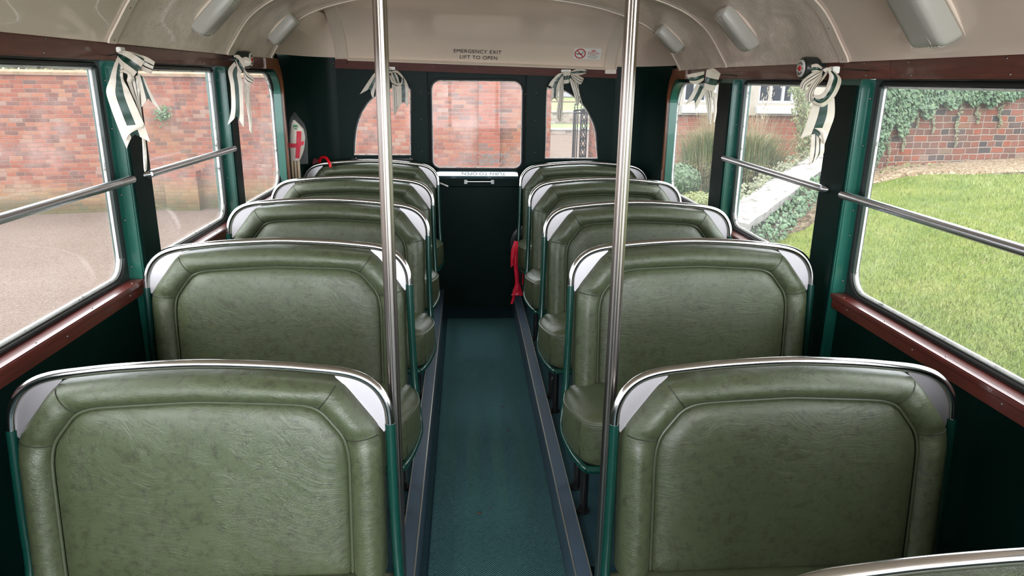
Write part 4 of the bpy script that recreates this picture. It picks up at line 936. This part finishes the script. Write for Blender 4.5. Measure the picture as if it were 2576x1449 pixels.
brick('far_stone', [(0, (0.1366, 0.1180, 0.1056)), (1, (0.2608, 0.2236, 0.1987))], (0.3105, 0.2795, 0.2608), bw=.3, rh=.14, bloom=.2, moss=False)
def groundmat(name, stops, sc, rough=.95, bmp=.02):
    m = mat(name, stops[0][1], rough, spec=.1); nt = m.node_tree; v = coords(nt)
    vo = node(nt, 'ShaderNodeTexVoronoi'); vo.inputs['Scale'].default_value = sc; nt.links.new(v, vo.inputs['Vector'])
    s = nt.nodes.new('ShaderNodeSeparateColor'); nt.links.new(vo.outputs['Color'], s.inputs[0])
    f = math_(nt, 'ADD', math_(nt, 'MULTIPLY', s.outputs[0], .55), math_(nt, 'MULTIPLY', noise(nt, v, .6, 6, .6), .45))
    nt.links.new(ramp(nt, f, stops), bs(m).inputs['Base Color']); nt.links.new(bump(nt, vo.outputs['Distance'], .6, bmp), bs(m).inputs['Normal']); return m
groundmat('pink_gravel', [(.15, (0.0663, 0.0468, 0.0374)), (.45, (0.1053, 0.0764, 0.0624)), (.8, (0.1443, 0.1131, 0.0975))], 95, bmp=.008)
groundmat('gold_gravel', [(.2, (0.0750, 0.0488, 0.0263)), (.45, (0.1650, 0.1162, 0.0713)), (.8, (0.2700, 0.2175, 0.1650))], 55)
groundmat('soil', [(.2, (.03, .02, .013)), (.5, (.07, .05, .036)), (.8, (.15, .11, .085))], 28)
def turf():
    m = mat('turf', (0.0782, 0.1174, 0.0152), .9, spec=.1); nt = m.node_tree; v = coords(nt)
    f = math_(nt, 'ADD', math_(nt, 'MULTIPLY', noise(nt, v, 2.2, 6, .7), .6), math_(nt, 'MULTIPLY', noise(nt, v, 60, 3, .7), .4))
    nt.links.new(ramp(nt, f, [(.34, (0.0469, 0.0782, 0.0106)), (.48, (0.0939, 0.1252, 0.0213)), (.6, (0.1408, 0.1565, 0.0396)), (.7, (0.1643, 0.1643, 0.0548))]), bs(m).inputs['Base Color'])
    nt.links.new(bump(nt, noise(nt, v, 90, 3), .8, .03), bs(m).inputs['Normal'])
turf()
def leafmat(name, stops, rough=.55, trans=.25, sc=9):
    m = mat(name, stops[0][1], rough); nt = m.node_tree; v = coords(nt)
    nt.links.new(ramp(nt, noise(nt, v, sc, 3, .7), stops), bs(m).inputs['Base Color']); return m
leafmat('lawn_blades', [(.3, (0.0600, 0.1040, 0.0152)), (.45, (0.1000, 0.1440, 0.0243)), (.58, (0.1520, 0.1680, 0.0426)), (.72, (0.1999, 0.1920, 0.0730))], sc=3)
leafmat('reed_green', [(.35, (0.0522, 0.0957, 0.0218)), (.5, (0.0957, 0.1348, 0.0391)), (.65, (0.1739, 0.1739, 0.0739))], sc=4)
leafmat('reed_straw', [(.35, (0.1304, 0.0957, 0.0434)), (.5, (0.1999, 0.1565, 0.0826)), (.68, (0.2391, 0.2043, 0.1304))], sc=7)
leafmat('plume', [(.3, (0.2391, 0.1913, 0.1478)), (.7, (0.3044, 0.2695, 0.2261))])
leafmat('ivy_leaf', [(.3, (0.0209, 0.0522, 0.0209)), (.5, (0.0452, 0.0904, 0.0417)), (.68, (0.0835, 0.1252, 0.0591))], sc=14)
leafmat('pale_ivy_leaf', [(.3, (0.0696, 0.0869, 0.0417)), (.6, (0.1252, 0.1252, 0.0696))], sc=14)
leafmat('climber_leaf', [(.3, (0.0444, 0.0740, 0.0259)), (.5, (0.1036, 0.1258, 0.0518)), (.68, (0.1850, 0.1776, 0.0888))], sc=8)
leafmat('bush_leaf', [(.3, (0.0362, 0.0724, 0.0306)), (.6, (0.0696, 0.1113, 0.0473))], sc=16)
leafmat('yellow_bush_leaf', [(.3, (0.0765, 0.1043, 0.0209)), (.6, (0.1391, 0.1530, 0.0452))], sc=16)
leafmat('wall_top_leaf', [(.35, (0.0348, 0.0487, 0.0139)), (.5, (0.0904, 0.0974, 0.0313)), (.65, (0.1461, 0.1252, 0.0417))], sc=5)
def stone(name, a, b_, sc=5, bmp=.3):
    m = mat(name, a, .8, spec=.2); nt = m.node_tree; v = coords(nt); n1 = noise(nt, v, sc, 6, .7)
    nt.links.new(ramp(nt, n1, [(.36, b_), (.5, a), (.7, tuple(min(1, x*1.12) for x in a))]), bs(m).inputs['Base Color']); nt.links.new(bump(nt, n1, bmp, .02), bs(m).inputs['Normal'])
stone('white_coping', (.235, .225, .215), (.10, .09, .08), 9, .9); stone('pale_render', (.27, .245, .21), (.24, .215, .18), 2, .05); stone('grey_stone', (.17, .16, .15), (.10, .095, .09))
stone('lichen_coping', (.19, .125, .085), (.12, .09, .05), 6); mat('white_gloss', (.36, .37, .40), .35); mat('dark_pane', (.02, .025, .035), .06, 0, 0, .9); mat('wrought_iron', (.022, .022, .026), .5, .3); mat('stone_pot', (.20, .19, .16), .8)

paint('far_turf', (.075, .13, .03), (.11, .17, .05), .9, 0, .4, 0)
mat('far_white', (.22, .22, .23), .5)
# ------------------------------------------------------------------ outside: ground
GZ = -.9
def terr(x, y):
    """the bank that climbs away from the bus on the lawn side"""
    if x < 1.5: return GZ
    if x < 2.6: t = (x-1.5)/1.1; return GZ+(.12-GZ)*(t*t*(3-2*t))
    z = .12+.25*(x-2.6)
    if x > 4.6: z = min(z, .62+.03*(x-4.6))
    yw = float(np.interp(x, [3.75, 4.26, 6.43, 12], [7.30, 7.47, 7.95, 9.1]))+.25
    if y > yw: k = min(1, (y-yw)/1.1); k = k*k*(3-2*k); z = z*(1-k)+min(z, .08)*k
    return z
def grid(name, x0, x1, y0, y1, nx, ny, f, m, mask=None):
    b = MB(); xs = np.linspace(x0, x1, nx); ys = np.linspace(y0, y1, ny)
    b.loft([[(x, y, f(x, y)) for x in xs] for y in ys], False)
    return b.build(name, m, None, True, fix=False)
struct(grid('ground', -45, 60, -25, 80, 3, 3, lambda x, y: GZ, 'pink_gravel'))
def bound(y): return 1e9
lawn_y = lambda x: float(np.interp(x, [2.4, 3.0, 3.5, 4.1, 4.6, 5.2, 6.2, 7.5, 12], [6.0, 6.35, 6.75, 7.05, 7.0, 6.9, 6.85, 7.0, 7.2]))
struct(grid('lawn', 1.5, 13, -6, 7.4, 60, 60, terr, 'turf'))
struct(grid('ground_bed', 1.5, 9, 5.2, 12.6, 40, 40, lambda x, y: terr(x, y)+(.012 if y > lawn_y(x)-.25*(x < 4) else -.05), 'soil'))
struct(grid('ground_gravel', 4.15, 13, 5.0, 9.4, 40, 60, lambda x, y: terr(x, y)+(.028 if y > lawn_y(x) else -.06)-(.4 if y > np.interp(x, [3.75, 4.26, 6.43, 12], [7.30, 7.47, 7.95, 9.1])+.15 else 0), 'gold_gravel'))
def blades(name, n, pick, hmin, hmax, wd, m, lean=.5):
    """many short grass blades as one mesh"""
    V = []; F = []
    for k in range(n):
        x, y, z = pick(); h = rng.uniform(hmin, hmax); a = rng.uniform(0, 2*PI); dx, dy = math.cos(a), math.sin(a); l = rng.uniform(.1, lean)*h*1.6
        o = len(V); px, py = -dy*wd, dx*wd
        V += [(x-px, y-py, z-.005), (x+px, y+py, z-.005), (x+dx*l*.4+px*.7, y+dy*l*.4+py*.7, z+h*.6), (x+dx*l*.4-px*.7, y+dy*l*.4-py*.7, z+h*.6), (x+dx*l, y+dy*l, z+h)]
        F += [(o, o+1, o+2, o+3), (o+3, o+2, o+4)]
    me = bpy.data.meshes.new(name); me.from_pydata(V, [], F); me.materials.append(MATS[m]); o = bpy.data.objects.new(name, me); C.objects.link(o); return o
def pick_lawn():
    while True:
        y = rng.uniform(1.2, 7.1); x = rng.uniform(1.9, 1.0+1.05*y+1.2)
        if y < lawn_y(x)+rng.normal(0, .06) and rng.uniform() < min(1, 3.2/y): return x, y, terr(x, y)
o = blades('grass', 120000, pick_lawn, .014, .040, .0016, 'lawn_blades', .9); tag(o, 'short yellow green lawn grass on the bank outside', 'grass', kind='stuff')

# ------------------------------------------------------------------ outside: walls
def wall_run(name, pts, z0, z1, th, m, parent=None, away=1, coping=None, over=.03):
    pts = [Vector((x, y)) for x, y in pts]; n = len(pts); off = []
    for i in range(n):
        t = (pts[min(i+1, n-1)]-pts[max(i-1, 0)]).normalized(); off.append(Vector((-t.y, t.x))*away*th)
    f0 = z0 if callable(z0) else (lambda x, y: z0)
    vs = []; us = []; L = 0
    for i, p in enumerate(pts):
        if i: L += (pts[i]-pts[i-1]).length
        q = p+off[i]; zz = f0(p.x, p.y)
        vs += [(p.x, p.y, zz), (p.x, p.y, z1), (q.x, q.y, z1), (q.x, q.y, zz)]; us += [(L, zz), (L, z1), (L, z1+th), (L, zz)]
    fs = []
    for i in range(n-1):
        a = i*4; c = a+4
        for j in range(3): fs.append((a+j, c+j, c+j+1, a+j+1))
    fs += [(0, 1, 2, 3), tuple((n-1)*4+j for j in (3, 2, 1, 0))]
    me = bpy.data.meshes.new(name); me.from_pydata(vs, [], fs); me.materials.append(MATS[m]); ul = me.uv_layers.new(name='UVMap')
    for pl in me.polygons:
        end = len(fs)-2 <= pl.index
        for li in pl.loop_indices:
            vi = me.loops[li].vertex_index; u = us[vi]
            ul.data[li].uv = (u[0]+(th if vi % 4 > 1 else 0), vs[vi][2]) if end else u
    o = bpy.data.objects.new(name, me); C.objects.link(o)
    if parent is not None: o.parent = parent
    if coping:
        b = MB()
        b.loft([[(p.x-d.x/th*over, p.y-d.y/th*over, z1), (p.x-d.x/th*over, p.y-d.y/th*over, z1+.05), (p.x+d.x/2, p.y+d.y/2, z1+.09), (p.x+d.x+d.x/th*over, p.y+d.y+d.y/th*over, z1+.05), (p.x+d.x+d.x/th*over, p.y+d.y+d.y/th*over, z1)] for p, d in zip(pts, off)], True, False, True)
        b.build('coping', coping, o)
    return o
LW_ = [(-24, 10.2), (-14, 11.6), (-8.13, 12.8), (-7.2, 13.0), (-6.0, 13.35), (-4.64, 13.6), (-3.2, 13.75), (-1.0, 13.72), (1.60, 13.66)]
o = wall_run('brick_wall', LW_, GZ-.05, 1.47, .34, 'garden_brick', coping='lichen_coping'); tag(o, 'long weathered red brick garden wall across the gravel yard', 'wall')
def boxb(b, x0, x1, y0, y1, z0, z1): b.box(x0, x1, y0, y1, z0, z1)
yard = o
def pier(name, x0, x1, y, z0, z1, dep, m, label):
    o = wall_run(name, [(x0, y), (x0, y-dep), (x1, y-dep), (x1, y)], z0, z1, .10, m, yard, away=1); o['label'] = label; return o
a = P(1204, 300, y=13.6); c = P(1258, 300, y=13.6); pier('brick_pier', a.x, c.x, 13.72, GZ, 1.46, .13, 'pier_brick', 'flat brick pier on the yard wall seen through the emergency door window')
a = P(414, 480, y=13.3); c = P(497, 480, y=13.3); pier('brick_buttress', a.x, c.x, 13.56, GZ, -.18, .24, 'garden_brick', 'short broken brick buttress at the foot of the yard wall')
o = wall_run('brick_wall', [(2.50, 14.6), (2.52, 13.7), (4.5, 13.3)], GZ-.05, 1.5, .3, 'garden_brick', away=1); tag(o, 'red brick jamb and wall beyond the iron gate', 'wall')
# garden wall with ivy on the lawn side
o = wall_run('brick_wall', [(4.17, 7.44), (4.26, 7.47), (6.43, 7.95), (12, 9.1)], lambda x, y: terr(x, y)-.1, 1.38, .3, 'old_mixed_brick', coping='old_mixed_brick', over=.02); tag(o, 'low mixed red and grey brick wall hung with ivy beyond the lawn', 'wall')
def foliage(name, n, pick, size, m, label=None, cat='plant', kind=None, parent=None, shape=1.0):
    """leaf cards with a fold, each a small real leaf"""
    V = []; F = []
    for k in range(n):
        p, nr = pick(); s = size*rng.uniform(.6, 1.3); nr = Vector(nr)+Vector(rng.normal(0, .45, 3)); nr.normalize()
        up = Vector((rng.normal(0, .5), rng.normal(0, .5), -1)); up = (up-nr*up.dot(nr)).normalized(); sd = nr.cross(up); p = Vector(p); o = len(V)
        V += [tuple(p-up*s*.5), tuple(p-up*s*.15+sd*s*.5*shape-nr*s*.1), tuple(p+up*s*.6), tuple(p-up*s*.15-sd*s*.5*shape-nr*s*.1), tuple(p+nr*s*.08)]
        F += [(o, o+1, o+4), (o+1, o+2, o+4), (o+2, o+3, o+4), (o+3, o, o+4)]
    me = bpy.data.meshes.new(name); me.from_pydata(V, [], F); me.materials.append(MATS[m]); o = bpy.data.objects.new(name, me); C.objects.link(o)
    if parent is not None: o.parent = parent
    if label: tag(o, label, cat, kind=kind)
    return o
# ivy along the top of that wall (hangs lower on the left)
IVY = [(4.30, 1.0, .55), (4.42, .9, .5), (4.6, 1.0, .42), (4.85, .55, .22), (5.1, .4, .2), (5.35, .22, .12), (5.6, .30, .14), (5.9, .2, .10), (6.2, .12, .07), (6.6, .16, .08), (7.2, .12, .06)]
def wall_y(x): return float(np.interp(x, [3.75, 4.26, 6.43, 12], [7.30, 7.47, 7.95, 9.1]))
def pick_ivy():
    while True:
        x = 4.05+abs(rng.normal(0, 1.25)); 
        if x > 8: continue
        h = float(np.interp(x, [4.0, 4.35, 4.5, 4.62, 4.8, 4.9, 5.1, 5.3, 5.45, 5.7, 6.0, 6.3, 6.8, 8], [.95, .85, .40, .52, .26, .30, .16, .18, .12, .18, .12, .05, .09, .05]))
        h *= 1+.5*math.sin(x*23)*.5; d = (1-abs(rng.normal(0, .5)))
        z = 1.46-h*rng.uniform(0, 1)**1.2 if rng.uniform() < .9 else 1.46+rng.uniform(0, .05)
        return (x, wall_y(x)-.03-rng.uniform(0, .07), z), (.25, -1, .35)
foliage('ivy', 5200, pick_ivy, .046, 'ivy_leaf', 'green ivy spilling over the top of the low mixed brick wall', 'ivy', 'stuff')
def pick_trail():
    x0 = rng.choice([4.55, 4.72, 4.86, 5.08, 5.42, 5.66, 5.98]); L = {4.55: .75, 4.72: .6, 4.86: .35, 5.08: .4, 5.42: .55, 5.66: .30, 5.98: .35}[x0]
    t = rng.uniform(0, 1); x = x0+.02*math.sin(t*9)+rng.normal(0, .02*(1.2-t)); return (x, wall_y(x)-.03, 1.40-t*L), (.2, -1, .2)
foliage('ivy_trails', 700, pick_trail, .026, 'pale_ivy_leaf', 'thin pale ivy trails hanging down the low mixed brick wall', 'ivy', 'stuff')
# white coping wall that runs down beside the bed
A_ = Vector((2.35, 6.15)); B_ = Vector((4.55, 8.85)); t_ = (B_-A_).normalized(); n_ = Vector((-t_.y, t_.x))
e = empty('coping_wall', (A_.x, A_.y, terr(A_.x, A_.y)-.1), 'low sloping garden wall with broad white stone coping, ivy at its foot', 'wall')
b = MB(); rings = []; g = MB(); body = []
for k in range(15):
    s = k/14; p = A_+(B_-A_)*s; z = .30+.32*s+.008*math.sin(k*2.1); w = .20+.006*math.sin(k*3.3)
    l = p+n_*w; r = p-n_*w*.9
    rings.append([(l.x, l.y, z-.07), (l.x, l.y, z-.01), (p.x+n_.x*.05, p.y+n_.y*.05, z+.02), (r.x, r.y, z), (r.x, r.y, z-.07)])
    l = p+n_*w*.8; r = p-n_*w*.7; zb_ = terr(p.x, p.y)-.2; body.append([(l.x, l.y, zb_), (l.x, l.y, z-.065), (r.x, r.y, z-.065), (r.x, r.y, zb_)])
b.loft(rings, True, False, True); o = b.build('coping', 'white_coping', e, False); o.matrix_parent_inverse = Matrix.Translation(e.location).inverted()
g.loft(body, True, False, True); o = g.build('body', 'grey_stone', e); o.matrix_parent_inverse = Matrix.Translation(e.location).inverted()
def pick_cop():
    s = rng.uniform(0, 1); p = A_+(B_-A_)*s-n_*(.18+rng.uniform(0, .28)); z = max(terr(p.x, p.y)+rng.uniform(.0, .10), .30+.32*s-.07-rng.uniform(0, .3)) if rng.uniform() < .6 else .30+.32*s-rng.uniform(.03, .2)
    return (p.x, p.y, z), (.4, -.7, .7)
foliage('ivy', 1500, pick_cop, .045, 'ivy_leaf', 'dark ivy growing along the foot of the white coping wall', 'ivy', 'stuff')
def pick_cop2():
    s = rng.uniform(.1, 1); p = A_+(B_-A_)*s+n_*(.15+rng.uniform(0, .18)); return (p.x, p.y, .30+.32*s+rng.uniform(-.03, .05)), (.0, -.7, .7)
foliage('ivy', 420, pick_cop2, .04, 'pale_ivy_leaf', 'pale ivy creeping over the far edge of the white coping', 'ivy', 'stuff')
# the house
HY = 12.4
def hx(u): return P(u, 290, y=HY).x
e = empty('house', (4.5, HY, 0), 'brick house with pale stone upper wall and white sash windows beyond the tall grasses', 'house'); E_ = Matrix.Translation(e.location).inverted()
def hp(o): o.matrix_parent_inverse = E_; return o
o = wall_run('brick_wall', [(2.9, HY+.02), (6.4, HY+.02)], -.3, .96, .3, 'house_brick', e); hp(o)
b = MB(); b.box(2.9, 6.4, HY-.05, HY+.1, .95, .99); hp(b.build('stone_band', 'pale_render', e, bevel=.01))
x1a, x1b, x2a, x2b = hx(1716), hx(1800), hx(1903), hx(1996)
b = MB(); b.plate([(2.9, .985), (6.4, .985), (6.4, 4.2), (2.9, 4.2)], [[(x1a, 1.16), (x1b, 1.16), (x1b, 2.6), (x1a, 2.6)], [(x2a, 1.16), (x2b, 1.16), (x2b, 2.6), (x2a, 2.6)]], lambda a, c, t: (a, HY+t, c), .25); hp(b.build('stone_wall', 'pale_render', e))
o = wall_run('brick_panel', [(hx(1846), HY-.012), (hx(1868), HY-.012)], 1.12, 4.1, .03, 'house_brick', e); hp(o)
for xa, xb in ((x1a, x1b), (x2a, x2b)):
    f = MB(); y = HY+.06
    f.box(xa, xa+.05, y, y+.06, 1.16, 2.6); f.box(xb-.05, xb, y, y+.06, 1.16, 2.6); f.box(xa, xb, y-.008, y+.062, 1.162, 1.20)
    for q in (.36, .70): f.box(xa+(xb-xa)*q-.022, xa+(xb-xa)*q+.022, y, y+.06, 1.16, 2.6)
    w = f.build('window', 'white_gloss', e); hp(w)
    g = MB(); g.box(xa, xb, y+.04, y+.05, 1.18, 2.6); g.build('pane', 'dark_pane', w)
    g = MB(); g.add([(xa-.03, HY-.09, .99), (xb+.03, HY-.09, .99), (xb+.03, HY+.08, .99), (xa-.03, HY+.08, .99), (xa-.03, HY-.07, 1.08), (xb+.03, HY-.07, 1.08), (xb+.02, HY+.08, 1.165), (xa-.02, HY+.08, 1.165)], [(0,3,2,1),(4,5,6,7),(0,1,5,4),(1,2,6,5),(2,3,7,6),(3,0,4,7)]); g.build('sill', 'white_gloss', w)
def pick_climb():
    t = rng.uniform(0, 1); u = 2022+rng.normal(0, 14)+18*(t-.5); v = 215+t*190
    p = P(u, v, y=11.6+rng.uniform(-.2, .2)); return tuple(p), (-.2, -1, .2)
foliage('climbing_plant', 1100, pick_climb, .06, 'climber_leaf', 'feathery climbing plant on the corner of the brick house', 'climber', 'stuff', shape=.5)
# tall ornamental grasses
def clump(px, y, label, n, hmax, spread, straw, seed, plumes):
    r = np.random.default_rng(seed); x = P(px, 470, y=y).x; z = terr(x, y); e = empty('ornamental_grass', (x, y, z), label, 'grass')
    def mk(name, n, m, h0, h1, w, droop):
        V = []; F = []
        for k in range(n):
            a = r.uniform(0, 2*PI); rad = abs(r.normal(0, .15))*spread/.5; bx, by = rad*math.cos(a), rad*math.sin(a); h = r.uniform(h0, h1); out = r.uniform(.05, 1)*spread*droop; a2 = a+r.normal(0, .5); dx, dy = math.cos(a2), math.sin(a2); px, py = -dy*w, dx*w; o = len(V); ns = 6
            for i in range(ns+1):
                t = i/ns; rr = out*t**1.7; zz = h*(t-.35*droop*t**3.2); ww = (1-.85*t)
                V += [(bx+dx*rr+px*ww, by+dy*rr+py*ww, zz), (bx+dx*rr-px*ww, by+dy*rr-py*ww, zz)]
            F += [(o+2*i, o+2*i+1, o+2*i+3, o+2*i+2) for i in range(ns)]
        me = bpy.data.meshes.new(name); me.from_pydata(V, [], F); me.materials.append(MATS[m]); ob = bpy.data.objects.new(name, me); C.objects.link(ob); ob.parent = e; ob['kind'] = 'stuff'; return ob
    mk('green_blades', n, 'reed_green', hmax*.45, hmax, .0065, .75); mk('straw_blades', int(n*straw), 'reed_straw', hmax*.25, hmax*.72, .006, 1.25)
    mk('stalks', int(n*.18), 'reed_straw', hmax*.8, hmax*1.25, .0035, .45)
    V = MB()
    for k in range(plumes):
        a = r.uniform(0, 2*PI); rr = r.uniform(.1, .7)*spread; c = Vector((rr*math.cos(a), rr*math.sin(a), hmax*r.uniform(.9, 1.3)))
        for q in range(16):
            d = Vector((r.normal(0, .018), r.normal(0, .018), r.uniform(-.10, .10))); V.tube([c+d, c+d+Vector((r.normal(0, .012), r.normal(0, .012), .04))], .003, 4)
    ob = V.build('plumes', 'plume', e); ob['kind'] = 'stuff'
clump(1775, 9.2, 'tall green ornamental grass seen through the last lawn-side window', 2600, 1.15, .50, .6, 3, 7)
clump(1880, 9.0, 'tall straw-tipped ornamental grass beside the house window', 2400, 1.12, .62, 1.5, 5, 9)
# bush in a pot, low shrub
def leafball(name, c, r3, n, size, m, label):
    e = empty(name, (c.x, c.y, c.z-r3[2]), label, 'bush'); b = MB(); rings = []
    for k in range(1, 8):
        t = PI*k/8; rings.append([(r3[0]*.86*math.sin(t)*math.cos(2*PI*j/14), r3[1]*.86*math.sin(t)*math.sin(2*PI*j/14), r3[2]*(1-.86*math.cos(t))) for j in range(14)])
    b.loft(rings, True, False, True); b.build('inner_growth', m, e, True)
    def pk():
        v = Vector(rng.normal(0, 1, 3)); v.normalize(); k = rng.uniform(.86, 1.04); return (v.x*r3[0]*k, v.y*r3[1]*k, r3[2]+v.z*r3[2]*k), v
    o = foliage('leaves', n, pk, size, m, parent=e); o['kind'] = 'stuff'; return e
c = P(1706, 455, y=7.7); leafball('round_bush', c, (.25, .25, .19), 1700, .028, 'bush_leaf', 'rounded clipped green bush in front of the grasses, beside the last lawn window')
e = empty('plant_pot', (c.x, c.y, c.z-.62), 'pale weathered stone pot under the rounded bush', 'pot'); b = MB()
b.loft([[(r*math.cos(2*PI*j/20), r*math.sin(2*PI*j/20), z) for j in range(20)] for r, z in ((.12, 0), (.16, .25), (.17, .40), (.19, .42), (.19, .455), (.16, .455))], True, False, True); b.build('bowl', 'stone_pot', e, True)
c = P(1755, 508, y=7.3); leafball('low_shrub', c, (.22, .2, .11), 900, .026, 'yellow_bush_leaf', 'low yellow green shrub at the foot of the ornamental grass')
def pick_bed():
    x = rng.uniform(2.2, 5.2); y = rng.uniform(7.3, 11.5); return (x, y, terr(x, y)+rng.uniform(0, .05)), (0, 0, 1)
foliage('undergrowth', 2600, pick_bed, .035, 'yellow_bush_leaf', 'low yellow green ground cover in the flower bed', 'plants', 'stuff')
# greenery along the top of the yard wall, and the tuft growing out of it
def pick_top():
    x = rng.uniform(-11.5, -3.0); y = float(np.interp(x, [p[0] for p in LW_], [p[1] for p in LW_]))+.3; h = float(np.interp(x, [-11.5, -6, -5.2, -4.9, -4, -3], [.35, .22, .05, .05, .2, .1])); return (x, y+rng.uniform(0, .3), 1.52+rng.uniform(0, h)), (.2, -1, .4)
foliage('foliage', 1500, pick_top, .11, 'wall_top_leaf', 'yellow green foliage along the top of the yard wall', 'foliage', 'stuff')
def pick_tuft():
    p = P(410+rng.normal(0, 8), 287+rng.normal(0, 9), y=13.32+rng.uniform(-.1, .05)); return tuple(p), (0, -1, .3)
foliage('wall_plant', 240, pick_tuft, .045, 'bush_leaf', 'small green plant rooted in the face of the yard wall', 'plant')
# iron gate standing open, and what lies beyond it
gx0, gx1, gy0, gy1 = P(1443, 330, y=14.4).x, P(1492, 330, y=14.8).x, 14.4, 14.8
e = empty('iron_gate', (gx0, gy0, GZ), 'ornate wrought iron gate leaf standing open beyond the rear window', 'gate'); E_ = Matrix.Translation(e.location).inverted()
def G(t, z): return (gx0+(gx1-gx0)*t, gy0+(gy1-gy0)*t, z)
b = MB(); top = .93
for t in (0, 1): b.tube([G(t, GZ+.03), G(t, top)], .014*1.5, 6)
for z in (GZ+.08, -.25, top-.06, top): b.tube([G(0, z), G(1, z)], .010*1.5, 6)
for t in (.09, .18, .82, .91): b.tube([G(t, GZ+.08), G(t, top)], .008*1.5, 6)
b.tube([G(.34, GZ+.08), G(.34, top)], .009*1.5, 6); b.tube([G(.66, GZ+.08), G(.66, top)], .009*1.5, 6)
b.build('frame', 'wrought_iron', e, True).matrix_parent_inverse = E_
b = MB(); zz = GZ+.12; k = 0
while zz < top-.12:
    for t0, d in ((.42, 1), (.58, -1)):
        b.tube([G(t0+d*.075*math.sin(PI*q/8), zz+.17*q/8) for q in range(9)], .007*1.5, 5); b.tube([G(t0-d*.06*math.sin(PI*q/8), zz+.17*q/8) for q in range(9)], .006*1.5, 5)
        b.tube([G(t0+.028*math.cos(2*PI*q/10), zz+.085+.028*math.sin(2*PI*q/10)) for q in range(10)], .006*1.5, 5, True)
    zz += .175; k += 1
b.build('scrollwork', 'wrought_iron', e, True).matrix_parent_inverse = E_
for t in (.02, .16, .34, .5, .66, .84, .98):
    b = MB(); h = .13+.10*(1-abs(2*t-1)); b.tube([G(t, top), G(t, top+h*.7), G(t, top+h*.82), G(t, top+h)], [.007, .007, .016, .002], 6)
    b.tube([G(t-.05+.05*math.sin(q), top+.02+.04*math.cos(q)) for q in np.linspace(0, PI, 6)], .005*1.5, 5); b.build('finial', 'wrought_iron', e, True).matrix_parent_inverse = E_
o = wall_run('stone_wall', [(0.5, 33.0), (12, 33.2)], GZ, -.72+.0, .4, 'far_stone', coping='grey_stone'); tag(o, 'mossy stone edging step beyond the iron gate', 'wall')
o = wall_run('stone_wall', [(-1, 38), (14, 38.4)], -.95, -.45+.55-.25, .4, 'far_stone', coping='grey_stone'); tag(o, 'low grey stone retaining wall beyond the iron gate', 'wall')
struct(grid('lawn', -6, 20, 33.3, 38, 3, 3, lambda x, y: -.70, 'far_turf')); struct(grid('lawn', -10, 30, 38.4, 62, 3, 6, lambda x, y: -.15+(y-38.4)*.010, 'far_turf'))
struct(grid('path', -10, 30, 52, 56, 3, 3, lambda x, y: .03+(y-52)*.010, 'gold_gravel'))
e = empty('far_house', (8, 64, 0), 'distant brick house with tall white framed windows beyond the gate', 'house'); E_ = Matrix.Translation(e.location).inverted()
wall_run('brick_wall', [(-2, 64), (22, 64)], -.2, 7, .3, 'garden_brick', e).matrix_parent_inverse = E_
b = MB(); b.box(-2, 22, 63.9, 64.1, .1, .5); b.build('stone_band', 'far_white', e).matrix_parent_inverse = E_
for u in (1408, 1424, 1440, 1456):
    x = P(u, 230, y=63.9).x; b = MB(); b.box(x-.16, x+.16, 63.85, 63.99, .55, 2.6); w = b.build('window', 'far_white', e); w.matrix_parent_inverse = E_
    g = MB(); g.box(x-.11, x+.11, 63.83, 63.86, .6, 2.5); g.build('pane', 'dark_pane', w)
